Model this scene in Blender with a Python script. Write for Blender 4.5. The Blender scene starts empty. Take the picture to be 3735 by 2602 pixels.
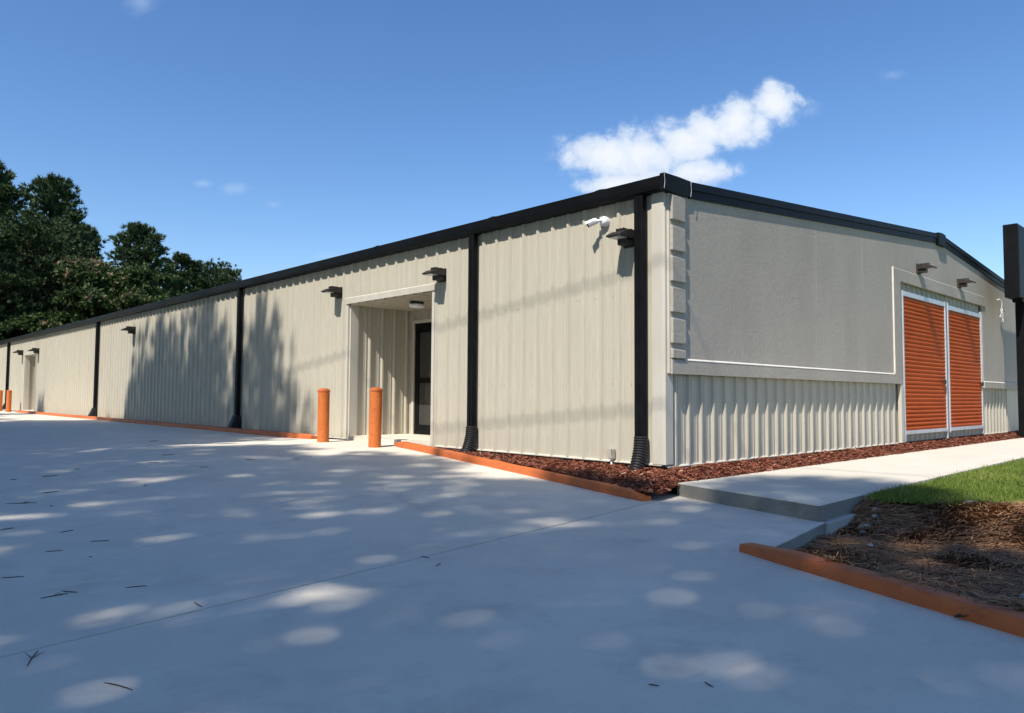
import bpy, bmesh, math, random
import numpy as np
from mathutils import Vector, Matrix, noise as mnoise
from mathutils.geometry import tessellate_polygon

random.seed(7)
rng = np.random.default_rng(11)
R = math.radians
sc = bpy.context.scene
COL = sc.collection

# ------------------------------------------------------------------ camera
# World: origin at the near corner of the building, X along its front wall,
# Y along its long side wall, Z = 0 at the foot of the metal panels.
cam_data = bpy.data.cameras.new('camera')
cam = bpy.data.objects.new('camera', cam_data)
COL.objects.link(cam)
YAW, PITCH, ROLL = R(46.4), R(3.05), R(0.37)
fw = Vector((math.cos(YAW) * math.cos(PITCH), math.sin(YAW) * math.cos(PITCH), math.sin(PITCH)))
rt0 = Vector((math.sin(YAW), -math.cos(YAW), 0))
up0 = rt0.cross(fw)
rt = rt0 * math.cos(ROLL) + up0 * math.sin(ROLL)
up = up0 * math.cos(ROLL) - rt0 * math.sin(ROLL)
cam.matrix_world = Matrix(((rt.x, up.x, -fw.x, -7.85), (rt.y, up.y, -fw.y, -5.476), (rt.z, up.z, -fw.z, 0.8375), (0, 0, 0, 1)))
cam_data.sensor_width = 36
cam_data.lens = 26.34
cam_data.clip_start = 0.05
cam_data.clip_end = 4000
sc.camera = cam

# ------------------------------------------------------------------ sky, sun, exposure
SUN_TRAVEL = Vector((1.0, 0.26, -1.3)).normalized()
SUN_EL = math.asin(-SUN_TRAVEL.z)
SUN_AZ = math.atan2(-SUN_TRAVEL.y, -SUN_TRAVEL.x)          # direction towards the sun
world = bpy.data.worlds.new('World')
sc.world = world
world.use_nodes = True
wn, wl = world.node_tree.nodes, world.node_tree.links
wn.clear()
sky = wn.new('ShaderNodeTexSky')
sky.sky_type = 'NISHITA'
sky.sun_disc = False
sky.sun_elevation = SUN_EL
sky.sun_rotation = math.pi / 2 - SUN_AZ
sky.altitude = 100
sky.air_density = 1.0
sky.dust_density = 0.3
sky.ozone_density = 2.6
bg = wn.new('ShaderNodeBackground')
bg.inputs['Strength'].default_value = 0.106
wout = wn.new('ShaderNodeOutputWorld')
wl.new(bg.outputs[0], wout.inputs[0])

def W(kind, **kw):
    n = wn.new(kind)
    for k, v in kw.items():
        setattr(n, k, v)
    return n

def wmath(op, a, b=None, clamp=False):
    n = W('ShaderNodeMath', operation=op, use_clamp=clamp)
    for i, s in enumerate((a, b)):
        if s is None:
            continue
        if isinstance(s, (int, float)):
            n.inputs[i].default_value = s
        else:
            wl.new(s, n.inputs[i])
    return n.outputs[0]

def wdot(vec, v):
    n = W('ShaderNodeVectorMath', operation='DOT_PRODUCT')
    wl.new(vec, n.inputs[0])
    n.inputs[1].default_value = v
    return n.outputs['Value']

# fair-weather clouds: a few puffs low in the north-eastern sky, each an ellipse of
# direction (tangents of azimuth and height about a bearing) broken up by noise
coord = W('ShaderNodeTexCoord').outputs['Generated']
cf = Vector((math.cos(YAW), math.sin(YAW), 0))
cr = Vector((math.sin(YAW), -math.cos(YAW), 0))
den = wmath('MAXIMUM', wdot(coord, cf), 0.05)
cu = wmath('DIVIDE', wdot(coord, cr), den)
cv = wmath('DIVIDE', wdot(coord, Vector((0, 0, 1))), den)
comb = W('ShaderNodeCombineXYZ')
wl.new(cu, comb.inputs[0]); wl.new(cv, comb.inputs[1])
fn = W('ShaderNodeTexNoise')
fn.inputs['Scale'].default_value = 16; fn.inputs['Detail'].default_value = 9; fn.inputs['Roughness'].default_value = 0.62
fn.inputs['Distortion'].default_value = 0.15
wl.new(comb.outputs[0], fn.inputs['Vector'])
fn2 = W('ShaderNodeTexNoise')
fn2.inputs['Scale'].default_value = 38; fn2.inputs['Detail'].default_value = 7; fn2.inputs['Roughness'].default_value = 0.6
wl.new(comb.outputs[0], fn2.inputs['Vector'])
def puff(u, v, ru, rv, gain=1.0):
    du = wmath('DIVIDE', wmath('SUBTRACT', cu, u), ru)
    dv = wmath('DIVIDE', wmath('SUBTRACT', cv, v), rv)
    d2 = wmath('ADD', wmath('MULTIPLY', du, du), wmath('MULTIPLY', dv, dv))
    return wmath('MULTIPLY', wmath('SUBTRACT', 1.0, wmath('POWER', d2, 0.5)), gain)
PUFFS = [(0.128, 0.324, 0.080, 0.042), (0.180, 0.330, 0.080, 0.046), (0.228, 0.342, 0.07, 0.042), (0.262, 0.362, 0.050, 0.034),
         (0.305, 0.378, 0.062, 0.040), (0.356, 0.399, 0.050, 0.034), (0.255, 0.306, 0.065, 0.026), (0.150, 0.287, 0.075, 0.022)]
WISPS = [(-0.508, 0.535, 0.050, 0.024), (-0.512, 0.538, 0.03, 0.02), (0.518, 0.441, 0.030, 0.016), (-0.376, 0.279, 0.030, 0.012), (-0.325, 0.257, 0.020, 0.010), (-0.245, 0.187, 0.030, 0.009), (0.09, 0.302, 0.05, 0.014), (0.40, 0.39, 0.03, 0.02), (-0.42, 0.285, 0.02, 0.008)]
rough = wmath('ADD', wmath('MULTIPLY', wmath('SUBTRACT', fn.outputs['Fac'], 0.47), 1.9), wmath('MULTIPLY', wmath('SUBTRACT', fn2.outputs['Fac'], 0.5), 0.8))
def layer(items, lo, hi, top):
    field = None
    for p in items:
        f = puff(*p)
        field = f if field is None else wmath('MAXIMUM', field, f)
    fld = wmath('ADD', field, rough)
    inside = wmath('MULTIPLY', wmath('ADD', field, 0.25), 3.0, clamp=True)
    mr = W('ShaderNodeMapRange', interpolation_type='SMOOTHSTEP')
    mr.inputs['From Min'].default_value = lo; mr.inputs['From Max'].default_value = hi
    wl.new(fld, mr.inputs['Value'])
    return fld, wmath('MULTIPLY', wmath('MULTIPLY', mr.outputs[0], inside), top, clamp=True)
fld, cover1 = layer(PUFFS, 0.0, 0.62, 0.95)
_, cover2 = layer(WISPS, 0.2, 1.5, 0.38)
cover = wmath('MAXIMUM', cover1, cover2)
cmix = W('ShaderNodeMix', data_type='RGBA')
wl.new(cover, cmix.inputs['Factor'])
hs = W('ShaderNodeHueSaturation')
hs.inputs['Hue'].default_value = 0.505
hs.inputs['Saturation'].default_value = 1.2
hs.inputs['Value'].default_value = 1.0
wl.new(sky.outputs[0], hs.inputs['Color'])
wl.new(hs.outputs[0], cmix.inputs['A'])
shade = W('ShaderNodeMix', data_type='RGBA')
shade.inputs['A'].default_value = (3.3, 4.2, 5.6, 1)
shade.inputs['B'].default_value = (5.5, 5.7, 6.0, 1)
mr2 = W('ShaderNodeMapRange')
mr2.inputs['From Min'].default_value = 0.15; mr2.inputs['From Max'].default_value = 1.0
wl.new(fld, mr2.inputs['Value'])
wl.new(mr2.outputs[0], shade.inputs['Factor'])
wl.new(shade.outputs['Result'], cmix.inputs['B'])
wl.new(cmix.outputs['Result'], bg.inputs['Color'])

sun_data = bpy.data.lights.new('sun', 'SUN')
sun_data.energy = 3.8
sun_data.angle = R(0.53)
sun_data.color = (1.0, 0.945, 0.86)
sun = bpy.data.objects.new('sun', sun_data)
COL.objects.link(sun)
sun.rotation_euler = SUN_TRAVEL.to_track_quat('-Z', 'Y').to_euler()
sun.location = (-20, -10, 30)

sc.view_settings.view_transform = 'Standard'
sc.view_settings.look = 'None'
sc.view_settings.exposure = 0.69
sc.view_settings.gamma = 1.0
sc.view_settings.use_curve_mapping = False
sc.render.engine = 'CYCLES'
sc.cycles.use_denoising = True
sc.cycles.max_bounces = 5
sc.cycles.diffuse_bounces = 3
sc.cycles.glossy_bounces = 2
sc.cycles.transmission_bounces = 2
sc.cycles.adaptive_threshold = 0.02

# ------------------------------------------------------------------ helpers
def tag(o, label=None, cat=None, group=None, kind=None):
    if label: o['label'] = label
    if cat: o['category'] = cat
    if group: o['group'] = group
    if kind: o['kind'] = kind
    return o

def empty(name, loc=(0, 0, 0), label=None, cat=None, group=None, rz=0.0, parent=None):
    o = bpy.data.objects.new(name, None)
    o.empty_display_size = 0.2
    COL.objects.link(o)
    o.location = loc
    o.rotation_euler = (0, 0, rz)
    o.parent = parent
    return tag(o, label, cat, group)

def link(name, me, mat=None, parent=None, loc=None):
    o = bpy.data.objects.new(name, me)
    COL.objects.link(o)
    if mat is not None and not me.materials:
        me.materials.append(mat)
    o.parent = parent
    if loc is not None:
        o.location = loc
    return o

class MB:
    """collects faces, then links them as one mesh object"""
    def __init__(s):
        s.v, s.f = [], []
    def poly(s, pts):
        n = len(s.v); s.v += [tuple(p) for p in pts]; s.f.append(tuple(range(n, n + len(pts)))); return s
    def box(s, x0, y0, z0, x1, y1, z1):
        n = len(s.v)
        s.v += [(x0, y0, z0), (x1, y0, z0), (x1, y1, z0), (x0, y1, z0), (x0, y0, z1), (x1, y0, z1), (x1, y1, z1), (x0, y1, z1)]
        s.f += [tuple(n + i for i in q) for q in ((3, 2, 1, 0), (4, 5, 6, 7), (0, 1, 5, 4), (1, 2, 6, 5), (2, 3, 7, 6), (3, 0, 4, 7))]
        return s
    def prism(s, pts, vec):
        n = len(s.v); k = len(pts)
        s.v += [tuple(p) for p in pts] + [tuple(Vector(p) + Vector(vec)) for p in pts]
        s.f.append(tuple(n + i for i in range(k))[::-1]); s.f.append(tuple(n + k + i for i in range(k)))
        for i in range(k):
            j = (i + 1) % k
            s.f.append((n + i, n + j, n + k + j, n + k + i))
        return s
    def tube(s, pts, rad, seg=10, cap=True):
        pts = [Vector(p) for p in pts]
        if not hasattr(rad, '__len__'):
            rad = [rad] * len(pts)
        n0 = len(s.v); a = None
        for i, p in enumerate(pts):
            t = (pts[min(i + 1, len(pts) - 1)] - pts[max(i - 1, 0)]).normalized()
            if a is None:
                a = t.orthogonal().normalized()
            else:
                a = (a - t * a.dot(t))
                a = a.normalized() if a.length > 1e-6 else t.orthogonal().normalized()
            b = t.cross(a)
            for k in range(seg):
                w = 2 * math.pi * k / seg
                s.v.append(tuple(p + (a * math.cos(w) + b * math.sin(w)) * rad[i]))
        for i in range(len(pts) - 1):
            for k in range(seg):
                k2 = (k + 1) % seg
                s.f.append((n0 + i * seg + k, n0 + i * seg + k2, n0 + (i + 1) * seg + k2, n0 + (i + 1) * seg + k))
        if cap:
            s.f.append(tuple(n0 + k for k in range(seg))[::-1])
            s.f.append(tuple(n0 + (len(pts) - 1) * seg + k for k in range(seg)))
        return s
    def mesh(s, name, bevel=0.0, smooth=False, recalc=True, segs=2):
        me = bpy.data.meshes.new(name)
        me.from_pydata(s.v, [], s.f)
        bm = bmesh.new(); bm.from_mesh(me)
        if recalc:
            bmesh.ops.recalc_face_normals(bm, faces=bm.faces)
        if bevel > 0:
            ed = [e for e in bm.edges if len(e.link_faces) == 2 and e.calc_face_angle(0) > 0.5]
            bmesh.ops.bevel(bm, geom=ed, offset=bevel, segments=segs, affect='EDGES', profile=0.5)
        bm.to_mesh(me); bm.free()
        if smooth:
            me.polygons.foreach_set('use_smooth', [True] * len(me.polygons))
            me.set_sharp_from_angle(angle=R(38))
        return me
    def build(s, name, mat, parent=None, bevel=0.0, smooth=False, recalc=True, segs=2, loc=None):
        return link(name, s.mesh(name, bevel, smooth, recalc, segs), mat, parent, loc)

def np_mesh(name, verts, nper, mat, tones=None):
    """verts (n*nper,3): n separate polygons of nper corners"""
    me = bpy.data.meshes.new(name)
    n = len(verts) // nper
    me.vertices.add(len(verts)); me.vertices.foreach_set('co', np.ascontiguousarray(verts, dtype=np.float32).ravel())
    me.loops.add(len(verts)); me.loops.foreach_set('vertex_index', np.arange(len(verts), dtype=np.int32))
    me.polygons.add(n); me.polygons.foreach_set('loop_start', np.arange(0, len(verts), nper, dtype=np.int32))
    if tones is not None:
        at = me.attributes.new('tone', 'FLOAT', 'POINT')
        at.data.foreach_set('value', np.repeat(tones, nper).astype(np.float32))
    me.update()
    me.materials.append(mat)
    return me

# ------------------------------------------------------------------ materials
def srgb(r, g, b):
    f = lambda c: (c / 255 / 12.92) if c / 255 <= 0.04045 else ((c / 255 + 0.055) / 1.055) ** 2.4
    return (f(r), f(g), f(b), 1)

class Mat:
    def __init__(s, name, rough=0.6, spec=0.3, metal=0.0):
        s.m = bpy.data.materials.new(name); s.m.use_nodes = True
        s.n, s.l = s.m.node_tree.nodes, s.m.node_tree.links
        s.b = s.n['Principled BSDF']
        s.b.inputs['Roughness'].default_value = rough
        s.b.inputs['Specular IOR Level'].default_value = spec
        s.b.inputs['Metallic'].default_value = metal
        s.pos = s.n.new('ShaderNodeNewGeometry').outputs['Position']
    def vec(s, scale):
        n = s.n.new('ShaderNodeVectorMath'); n.operation = 'MULTIPLY'
        s.l.new(s.pos, n.inputs[0]); n.inputs[1].default_value = scale
        return n.outputs[0]
    def noise(s, scale=(1, 1, 1), detail=5, rough=0.55, dist=0.0):
        n = s.n.new('ShaderNodeTexNoise'); n.inputs['Scale'].default_value = 1
        n.inputs['Detail'].default_value = detail; n.inputs['Roughness'].default_value = rough; n.inputs['Distortion'].default_value = dist
        s.l.new(s.vec(scale), n.inputs['Vector'])
        return n.outputs['Fac']
    def ramp(s, fac, stops):
        n = s.n.new('ShaderNodeValToRGB')
        while len(n.color_ramp.elements) < len(stops):
            n.color_ramp.elements.new(0.5)
        for e, (p, c) in zip(n.color_ramp.elements, stops):
            e.position = p; e.color = c if hasattr(c, '__len__') else (c, c, c, 1)
        s.l.new(fac, n.inputs[0])
        return n.outputs[0]
    def mix(s, fac, a, b, blend='MIX'):
        n = s.n.new('ShaderNodeMix'); n.data_type = 'RGBA'; n.blend_type = blend
        for k, v in (('Factor', fac), ('A', a), ('B', b)):
            sock = [i for i in n.inputs if i.name == k and (i.type == 'VALUE' if k == 'Factor' else i.type == 'RGBA')][0]
            if hasattr(v, 'default_value') or isinstance(v, bpy.types.NodeSocket):
                s.l.new(v, sock)
            else:
                sock.default_value = v
        return [o for o in n.outputs if o.type == 'RGBA'][0]
    def color(s, c):
        if isinstance(c, bpy.types.NodeSocket): s.l.new(c, s.b.inputs['Base Color'])
        else: s.b.inputs['Base Color'].default_value = c
        return s
    def bump(s, h, strength=0.3, dist=0.01):
        n = s.n.new('ShaderNodeBump'); n.inputs['Strength'].default_value = strength; n.inputs['Distance'].default_value = dist
        s.l.new(h, n.inputs['Height'])
        s.l.new(n.outputs[0], s.b.inputs['Normal'])
        return s
    def attr(s, name='tone'):
        n = s.n.new('ShaderNodeAttribute'); n.attribute_name = name
        return n.outputs['Fac']
    def objrand(s):
        return s.n.new('ShaderNodeObjectInfo').outputs['Random']
    def islerand(s):
        g = s.n.new('ShaderNodeNewGeometry')
        return g.outputs['Random Per Island']

M = {}
def metal_wall(name, c0, c1):
    m = Mat(name, rough=0.5, spec=0.35)
    # faint vertical weathering streaks on painted sheet steel, and a slight tone of its own for each sheet
    st = m.noise((9, 9, 0.25), 6, 0.65)
    fine = m.noise((60, 60, 2.5), 3, 0.6)
    c = m.mix(m.ramp(st, [(0.3, 0.0), (0.7, 1.0)]), c0, c1)
    c = m.mix(m.ramp(fine, [(0.35, 0.0), (0.7, 0.6)]), c, (c0[0] * .84, c0[1] * .84, c0[2] * .83, 1))
    c = m.mix(0.5, c, m.ramp(m.objrand(), [(0, 0.93), (1, 1.0)]), 'MULTIPLY')
    m.color(c)
    m.bump(m.noise((1.3, 1.3, 0.9), 3, 0.5), 0.12, 0.03)
    M[name] = m.m
metal_wall('beige_metal', (0.475, 0.437, 0.352, 1), (0.54, 0.498, 0.405, 1))
m = Mat('trim_metal', 0.45, 0.35)
m.color(m.mix(m.ramp(m.noise((4, 4, 1), 4), [(0.35, 0.0), (0.7, 1.0)]), (0.50, 0.465, 0.395, 1), (0.57, 0.535, 0.465, 1)))
m.bump(m.noise((2.2, 2.2, 2.2), 3), 0.12, 0.02)
M['trim'] = m.m
m = Mat('black_metal', 0.5, 0.16)
m.color(m.mix(m.ramp(m.noise((3, 3, 3), 6, .7), [(0.4, 0.0), (0.8, 1.0)]), (0.003, 0.0034, 0.0045, 1), (0.008, 0.009, 0.011, 1)))
m.bump(m.noise((2, 2, 2), 3), 0.15, 0.03)
M['black'] = m.m
m = Mat('dark_bronze', 0.5, 0.4)
m.color(m.mix(m.ramp(m.noise((20, 20, 20), 4), [(0.4, 0.0), (0.7, 1.0)]), (0.022, 0.018, 0.016, 1), (0.045, 0.038, 0.033, 1)))
M['bronze'] = m.m
m = Mat('stucco_grey', 0.9, 0.15)
big = m.noise((0.7, 0.7, 0.35), 5, 0.6)
c = m.mix(m.ramp(big, [(0.35, 0.0), (0.68, 1.0)]), (0.43, 0.382, 0.325, 1), (0.515, 0.462, 0.39, 1))
grain = m.noise((26, 26, 26), 5, 0.75)
c = m.mix(m.ramp(grain, [(0.38, 0.0), (0.66, 0.75)]), c, (0.355, 0.32, 0.275, 1))
streak = m.noise((7, 7, 0.5), 5, 0.65)
c = m.mix(m.ramp(streak, [(0.55, 0.0), (0.8, 0.35)]), c, (0.62, 0.555, 0.47, 1))
m.color(c)
hsum = m.n.new('ShaderNodeMath'); hsum.operation = 'ADD'
m.l.new(m.noise((70, 70, 70), 5, 0.7), hsum.inputs[0]); m.l.new(m.noise((9, 9, 9), 4, 0.6), hsum.inputs[1])
m.bump(hsum.outputs[0], 0.7, 0.010)
M['stucco'] = m.m

def concrete(name, a, b, dark, patch=0.45, marks=False):
    m = Mat(name, 0.75, 0.4)
    c = m.mix(m.ramp(m.noise((0.55, 0.8, 1), 6, 0.62, 0.6), [(0.32, 0.0), (0.68, 1.0)]), a, b)
    c = m.mix(m.ramp(m.noise((2.6, 2.6, 2.6), 7, 0.7, 0.3), [(0.52, 0.0), (0.75, patch)]), c, dark)
    c = m.mix(m.ramp(m.noise((130, 130, 130), 3, 0.7), [(0.35, 0.25), (0.65, 0.0)]), c, dark)
    # broom finish: fine drag lines across the drive
    c = m.mix(m.ramp(m.noise((2.0, 120, 120), 3, 0.6), [(0.45, 0.0), (0.75, 0.18)]), c, dark)
    if marks:
        def mm(op, a, b=None, clamp=False):
            n = m.n.new('ShaderNodeMath'); n.operation = op; n.use_clamp = clamp
            for i, q in enumerate((a, b)):
                if q is None: continue
                if isinstance(q, (int, float)): n.inputs[i].default_value = q
                else: m.l.new(q, n.inputs[i])
            return n.outputs[0]
        sp = m.n.new('ShaderNodeSeparateXYZ'); m.l.new(m.pos, sp.inputs[0])
        X, Y = sp.outputs[0], sp.outputs[1]
        # faint rubber tread printed by a turning tyre
        d = Vector((-1.28, -2.45)).normalized()
        u = mm('ADD', mm('MULTIPLY', mm('SUBTRACT', X, -2.7), d.x), mm('MULTIPLY', mm('SUBTRACT', Y, 2.4), d.y))
        v = mm('ADD', mm('MULTIPLY', mm('SUBTRACT', X, -2.7), -d.y), mm('MULTIPLY', mm('SUBTRACT', Y, 2.4), d.x))
        v = mm('SUBTRACT', v, mm('MULTIPLY', mm('MULTIPLY', u, u), 0.05))
        across = mm('SUBTRACT', 1.0, mm('DIVIDE', mm('ABSOLUTE', v), 0.13), clamp=True)
        along = mm('MULTIPLY', mm('MULTIPLY', mm('ADD', u, 0.3), 1.5, clamp=True), mm('MULTIPLY', mm('SUBTRACT', 3.3, u), 1.0, clamp=True))
        ribs = mm('ADD', mm('MULTIPLY', mm('SINE', mm('MULTIPLY', v, 150.0)), 0.5), 0.5)
        tm = mm('MULTIPLY', mm('MULTIPLY', mm('MULTIPLY', across, along), ribs), mm('MULTIPLY', m.noise((3, 3, 3), 4), 0.75))
        c = m.mix(tm, c, (0.22, 0.215, 0.21, 1))
        # old oil and leaf stains
        for cx, cy, rad, k in ((-7.0, 0.1, 0.55, 0.55), (-6.3, -2.9, 0.35, 0.25), (-5.25, -3.7, 0.22, 0.35), (-4.4, 3.2, 0.8, 0.3), (-3.2, -1.9, 0.5, 0.22), (-5.2, 1.9, 0.5, 0.25), (-6.9, 5.5, 0.9, 0.3)):
            r2 = mm('ADD', mm('POWER', mm('ABSOLUTE', mm('SUBTRACT', X, cx)), 2.0), mm('POWER', mm('ABSOLUTE', mm('SUBTRACT', Y, cy)), 2.0))
            f = mm('SUBTRACT', mm('SUBTRACT', 1.25, mm('DIVIDE', mm('POWER', r2, 0.5), rad)), mm('MULTIPLY', m.noise((4, 4, 4), 6, 0.7), 1.4), clamp=True)
            c = m.mix(mm('MULTIPLY', f, k), c, (0.24, 0.225, 0.20, 1))
    m.color(c)
    m.bump(m.noise((90, 90, 90), 4, 0.7), 0.18, 0.004)
    M[name] = m.m
concrete('concrete_new', (0.68, 0.62, 0.505, 1), (0.79, 0.725, 0.60, 1), (0.50, 0.455, 0.375, 1), 0.6, True)
concrete('concrete_old', (0.62, 0.57, 0.47, 1), (0.70, 0.645, 0.54, 1), (0.50, 0.45, 0.37, 1))
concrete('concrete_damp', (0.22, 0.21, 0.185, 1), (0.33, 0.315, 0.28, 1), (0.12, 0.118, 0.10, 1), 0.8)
concrete('concrete_rough', (0.40, 0.40, 0.36, 1), (0.5, 0.49, 0.45, 1), (0.22, 0.22, 0.19, 1), 0.8)
m = Mat('joint_dark', 0.95, 0.1); m.color((0.10, 0.10, 0.10, 1)); M['joint'] = m.m

def orange(name, base, worn, rough=0.55, pit=False):
    m = Mat(name, rough, 0.35)
    c = m.mix(m.ramp(m.noise((5, 5, 5), 6, 0.65), [(0.4, 0.0), (0.75, 0.8)]), base, worn)
    if pit:
        v = m.noise((38, 38, 26), 5, 0.7)
        c = m.mix(m.ramp(v, [(0.56, 0.0), (0.66, 0.75)]), c, (0.28, 0.045, 0.012, 1))
        m.bump(m.noise((38, 38, 26), 5, 0.7), 0.8, 0.012)
    else:
        c = m.mix(m.ramp(m.noise((7, 3, 9), 7, 0.75), [(0.56, 0.0), (0.68, 0.6)]), c, (0.17, 0.06, 0.03, 1))
        c = m.mix(m.ramp(m.noise((22, 22, 22), 5, 0.7), [(0.66, 0.0), (0.74, 0.7)]), c, (0.40, 0.33, 0.27, 1))
        m.bump(m.noise((14, 14, 14), 6, 0.7), 0.6, 0.014)
    m.color(c)
    M[name] = m.m
orange('orange_kerb', (0.56, 0.145, 0.038, 1), (0.40, 0.10, 0.032, 1))
orange('orange_post', (0.60, 0.165, 0.036, 1), (0.50, 0.125, 0.027, 1), 0.5, True)
m = Mat('orange_door', 0.5, 0.12)
m.color(m.mix(m.ramp(m.noise((1.5, 1.5, 3), 5), [(0.35, 0.0), (0.7, 1.0)]), (0.45, 0.072, 0.004, 1), (0.53, 0.092, 0.007, 1)))
M['door_orange'] = m.m
m = Mat('galvanised', 0.42, 0.5, 0.35)
m.color(m.mix(m.ramp(m.noise((12, 12, 3), 5), [(0.35, 0.0), (0.7, 1.0)]), (0.55, 0.56, 0.60, 1), (0.68, 0.69, 0.72, 1)))
M['galv'] = m.m
m = Mat('white_plastic', 0.4, 0.4); m.color((0.80, 0.80, 0.80, 1)); M['white'] = m.m
m = Mat('ledge_highlight_tone', 0.8, 0.2); m.color(m.mix(m.ramp(m.noise((6, 6, 6), 4), [(0.3, 0.0), (0.7, 1.0)]), (0.58, 0.55, 0.48, 1), (0.70, 0.67, 0.60, 1))); M['ledge_highlight'] = m.m  # paler than the stucco: sun highlight on the ledges put into the colour
m = Mat('lens_white', 0.3, 0.5); m.color((0.62, 0.62, 0.60, 1)); M['lens'] = m.m
m = Mat('dark_glass', 0.06, 0.7); m.color((0.045, 0.047, 0.045, 1)); M['glass'] = m.m
m = Mat('rubber_black', 0.55, 0.35); m.color((0.014, 0.014, 0.015, 1)); M['rubber'] = m.m
m = Mat('mulch_ground', 0.95, 0.1)
m.color(m.mix(m.ramp(m.noise((30, 30, 30), 5, .7), [(0.35, 0.0), (0.65, 1.0)]), (0.045, 0.016, 0.010, 1), (0.12, 0.042, 0.025, 1)))
m.bump(m.noise((60, 60, 60), 4), 0.8, 0.03); M['mulch_base'] = m.m
def toned(name, stops, rough=0.8, spec=0.2, trans=0.0):
    m = Mat(name, rough, spec)
    c = m.ramp(m.attr(), stops)
    m.color(c)
    if trans > 0:
        t = m.n.new('ShaderNodeBsdfTranslucent'); m.l.new(c, t.inputs['Color'])
        mx = m.n.new('ShaderNodeMixShader'); mx.inputs[0].default_value = trans
        m.l.new(m.b.outputs[0], mx.inputs[1]); m.l.new(t.outputs[0], mx.inputs[2])
        m.l.new(mx.outputs[0], m.n['Material Output'].inputs[0])
    M[name] = m.m
toned('mulch_chip', [(0.0, (0.06, 0.018, 0.010, 1)), (0.5, (0.19, 0.062, 0.036, 1)), (0.9, (0.30, 0.115, 0.068, 1)), (1.0, (0.50, 0.36, 0.24, 1))])
toned('straw', [(0.0, (0.07, 0.045, 0.03, 1)), (0.45, (0.28, 0.145, 0.075, 1)), (0.8, (0.48, 0.26, 0.125, 1)), (1.0, (0.70, 0.42, 0.17, 1))])
toned('grass', [(0.0, (0.08, 0.13, 0.018, 1)), (0.6, (0.20, 0.265, 0.042, 1)), (0.93, (0.32, 0.36, 0.08, 1)), (1.0, (0.38, 0.36, 0.16, 1))], 0.6, 0.25, 0.3)
toned('needles', [(0.0, (0.028, 0.050, 0.021, 1)), (0.6, (0.058, 0.094, 0.036, 1)), (1.0, (0.12, 0.165, 0.06, 1))], 0.6, 0.2)
toned('leaves', [(0.0, (0.022, 0.042, 0.012, 1)), (0.6, (0.05, 0.085, 0.022, 1)), (1.0, (0.12, 0.165, 0.045, 1))], 0.55, 0.3, 0.25)
toned('leaves_light', [(0.0, (0.07, 0.13, 0.025, 1)), (1.0, (0.22, 0.30, 0.07, 1))], 0.55, 0.3, 0.3)
toned('blossoms', [(0.0, (0.26, 0.17, 0.10, 1)), (1.0, (0.50, 0.36, 0.24, 1))], 0.8, 0.1, 0.3)
m = Mat('straw_ground', 0.95, 0.1)
m.color(m.mix(m.ramp(m.noise((16, 16, 16), 6, .7), [(0.35, 0.0), (0.65, 1.0)]), (0.05, 0.032, 0.022, 1), (0.13, 0.085, 0.055, 1)))
m.bump(m.noise((40, 40, 40), 5), 0.8, 0.03); M['straw_base'] = m.m
m = Mat('lawn_ground', 0.95, 0.1)
m.color(m.mix(m.ramp(m.noise((3, 3, 3), 6, .7), [(0.35, 0.0), (0.65, 1.0)]), (0.05, 0.085, 0.02, 1), (0.09, 0.13, 0.035, 1))); M['lawn_base'] = m.m
m = Mat('bark', 0.9, 0.1)
m.color(m.mix(m.ramp(m.noise((9, 9, 2.5), 6, .7), [(0.35, 0.0), (0.65, 1.0)]), (0.05, 0.036, 0.028, 1), (0.14, 0.105, 0.08, 1)))
m.bump(m.noise((9, 9, 2), 5), 0.8, 0.05); M['bark'] = m.m
m = Mat('stone', 0.9, 0.15)
m.color(m.mix(m.ramp(m.noise((20, 20, 20), 5), [(0.35, 0.0), (0.65, 1.0)]), (0.30, 0.27, 0.22, 1), (0.46, 0.42, 0.35, 1)))
m.bump(m.noise((30, 30, 30), 4), 0.5, 0.01); M['stone'] = m.m
m = Mat('roof_dark', 0.6, 0.3); m.color((0.03, 0.031, 0.034, 1)); M['roof'] = m.m
m = Mat('interior', 0.95, 0.05); m.color((0.03, 0.03, 0.03, 1)); M['interior'] = m.m

# ------------------------------------------------------------------ ground, drive, beds
def sstep(a, b, x):
    t = min(1, max(0, (x - a) / (b - a))); return t * t * (3 - 2 * t)
def drive_z(y):
    if y < 6.5:
        t = min(1, max(0, (y + 1.0) / 7.5))
        return -0.26 + 0.23 * (0.6 * t + 0.4 * t * t * (3 - 2 * t))
    return -0.03 - 0.03 * sstep(6.5, 9.5, y)

g = MB()
g.poly([(-1500, -1500, -0.47), (1500, -1500, -0.47), (1500, 1500, -0.47), (-1500, 1500, -0.47)])
tag(g.build('ground', M['lawn_base'], recalc=False), 'wide green ground around the building and drive', 'ground', kind='structure')

def poly_faces(bm, poly):
    vs = [bm.verts.new((x, y, 0)) for x, y in poly]
    for t in tessellate_polygon([[Vector((x, y, 0)) for x, y in poly]]):
        try: bm.faces.new([vs[i] for i in t])
        except ValueError: pass

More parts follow.
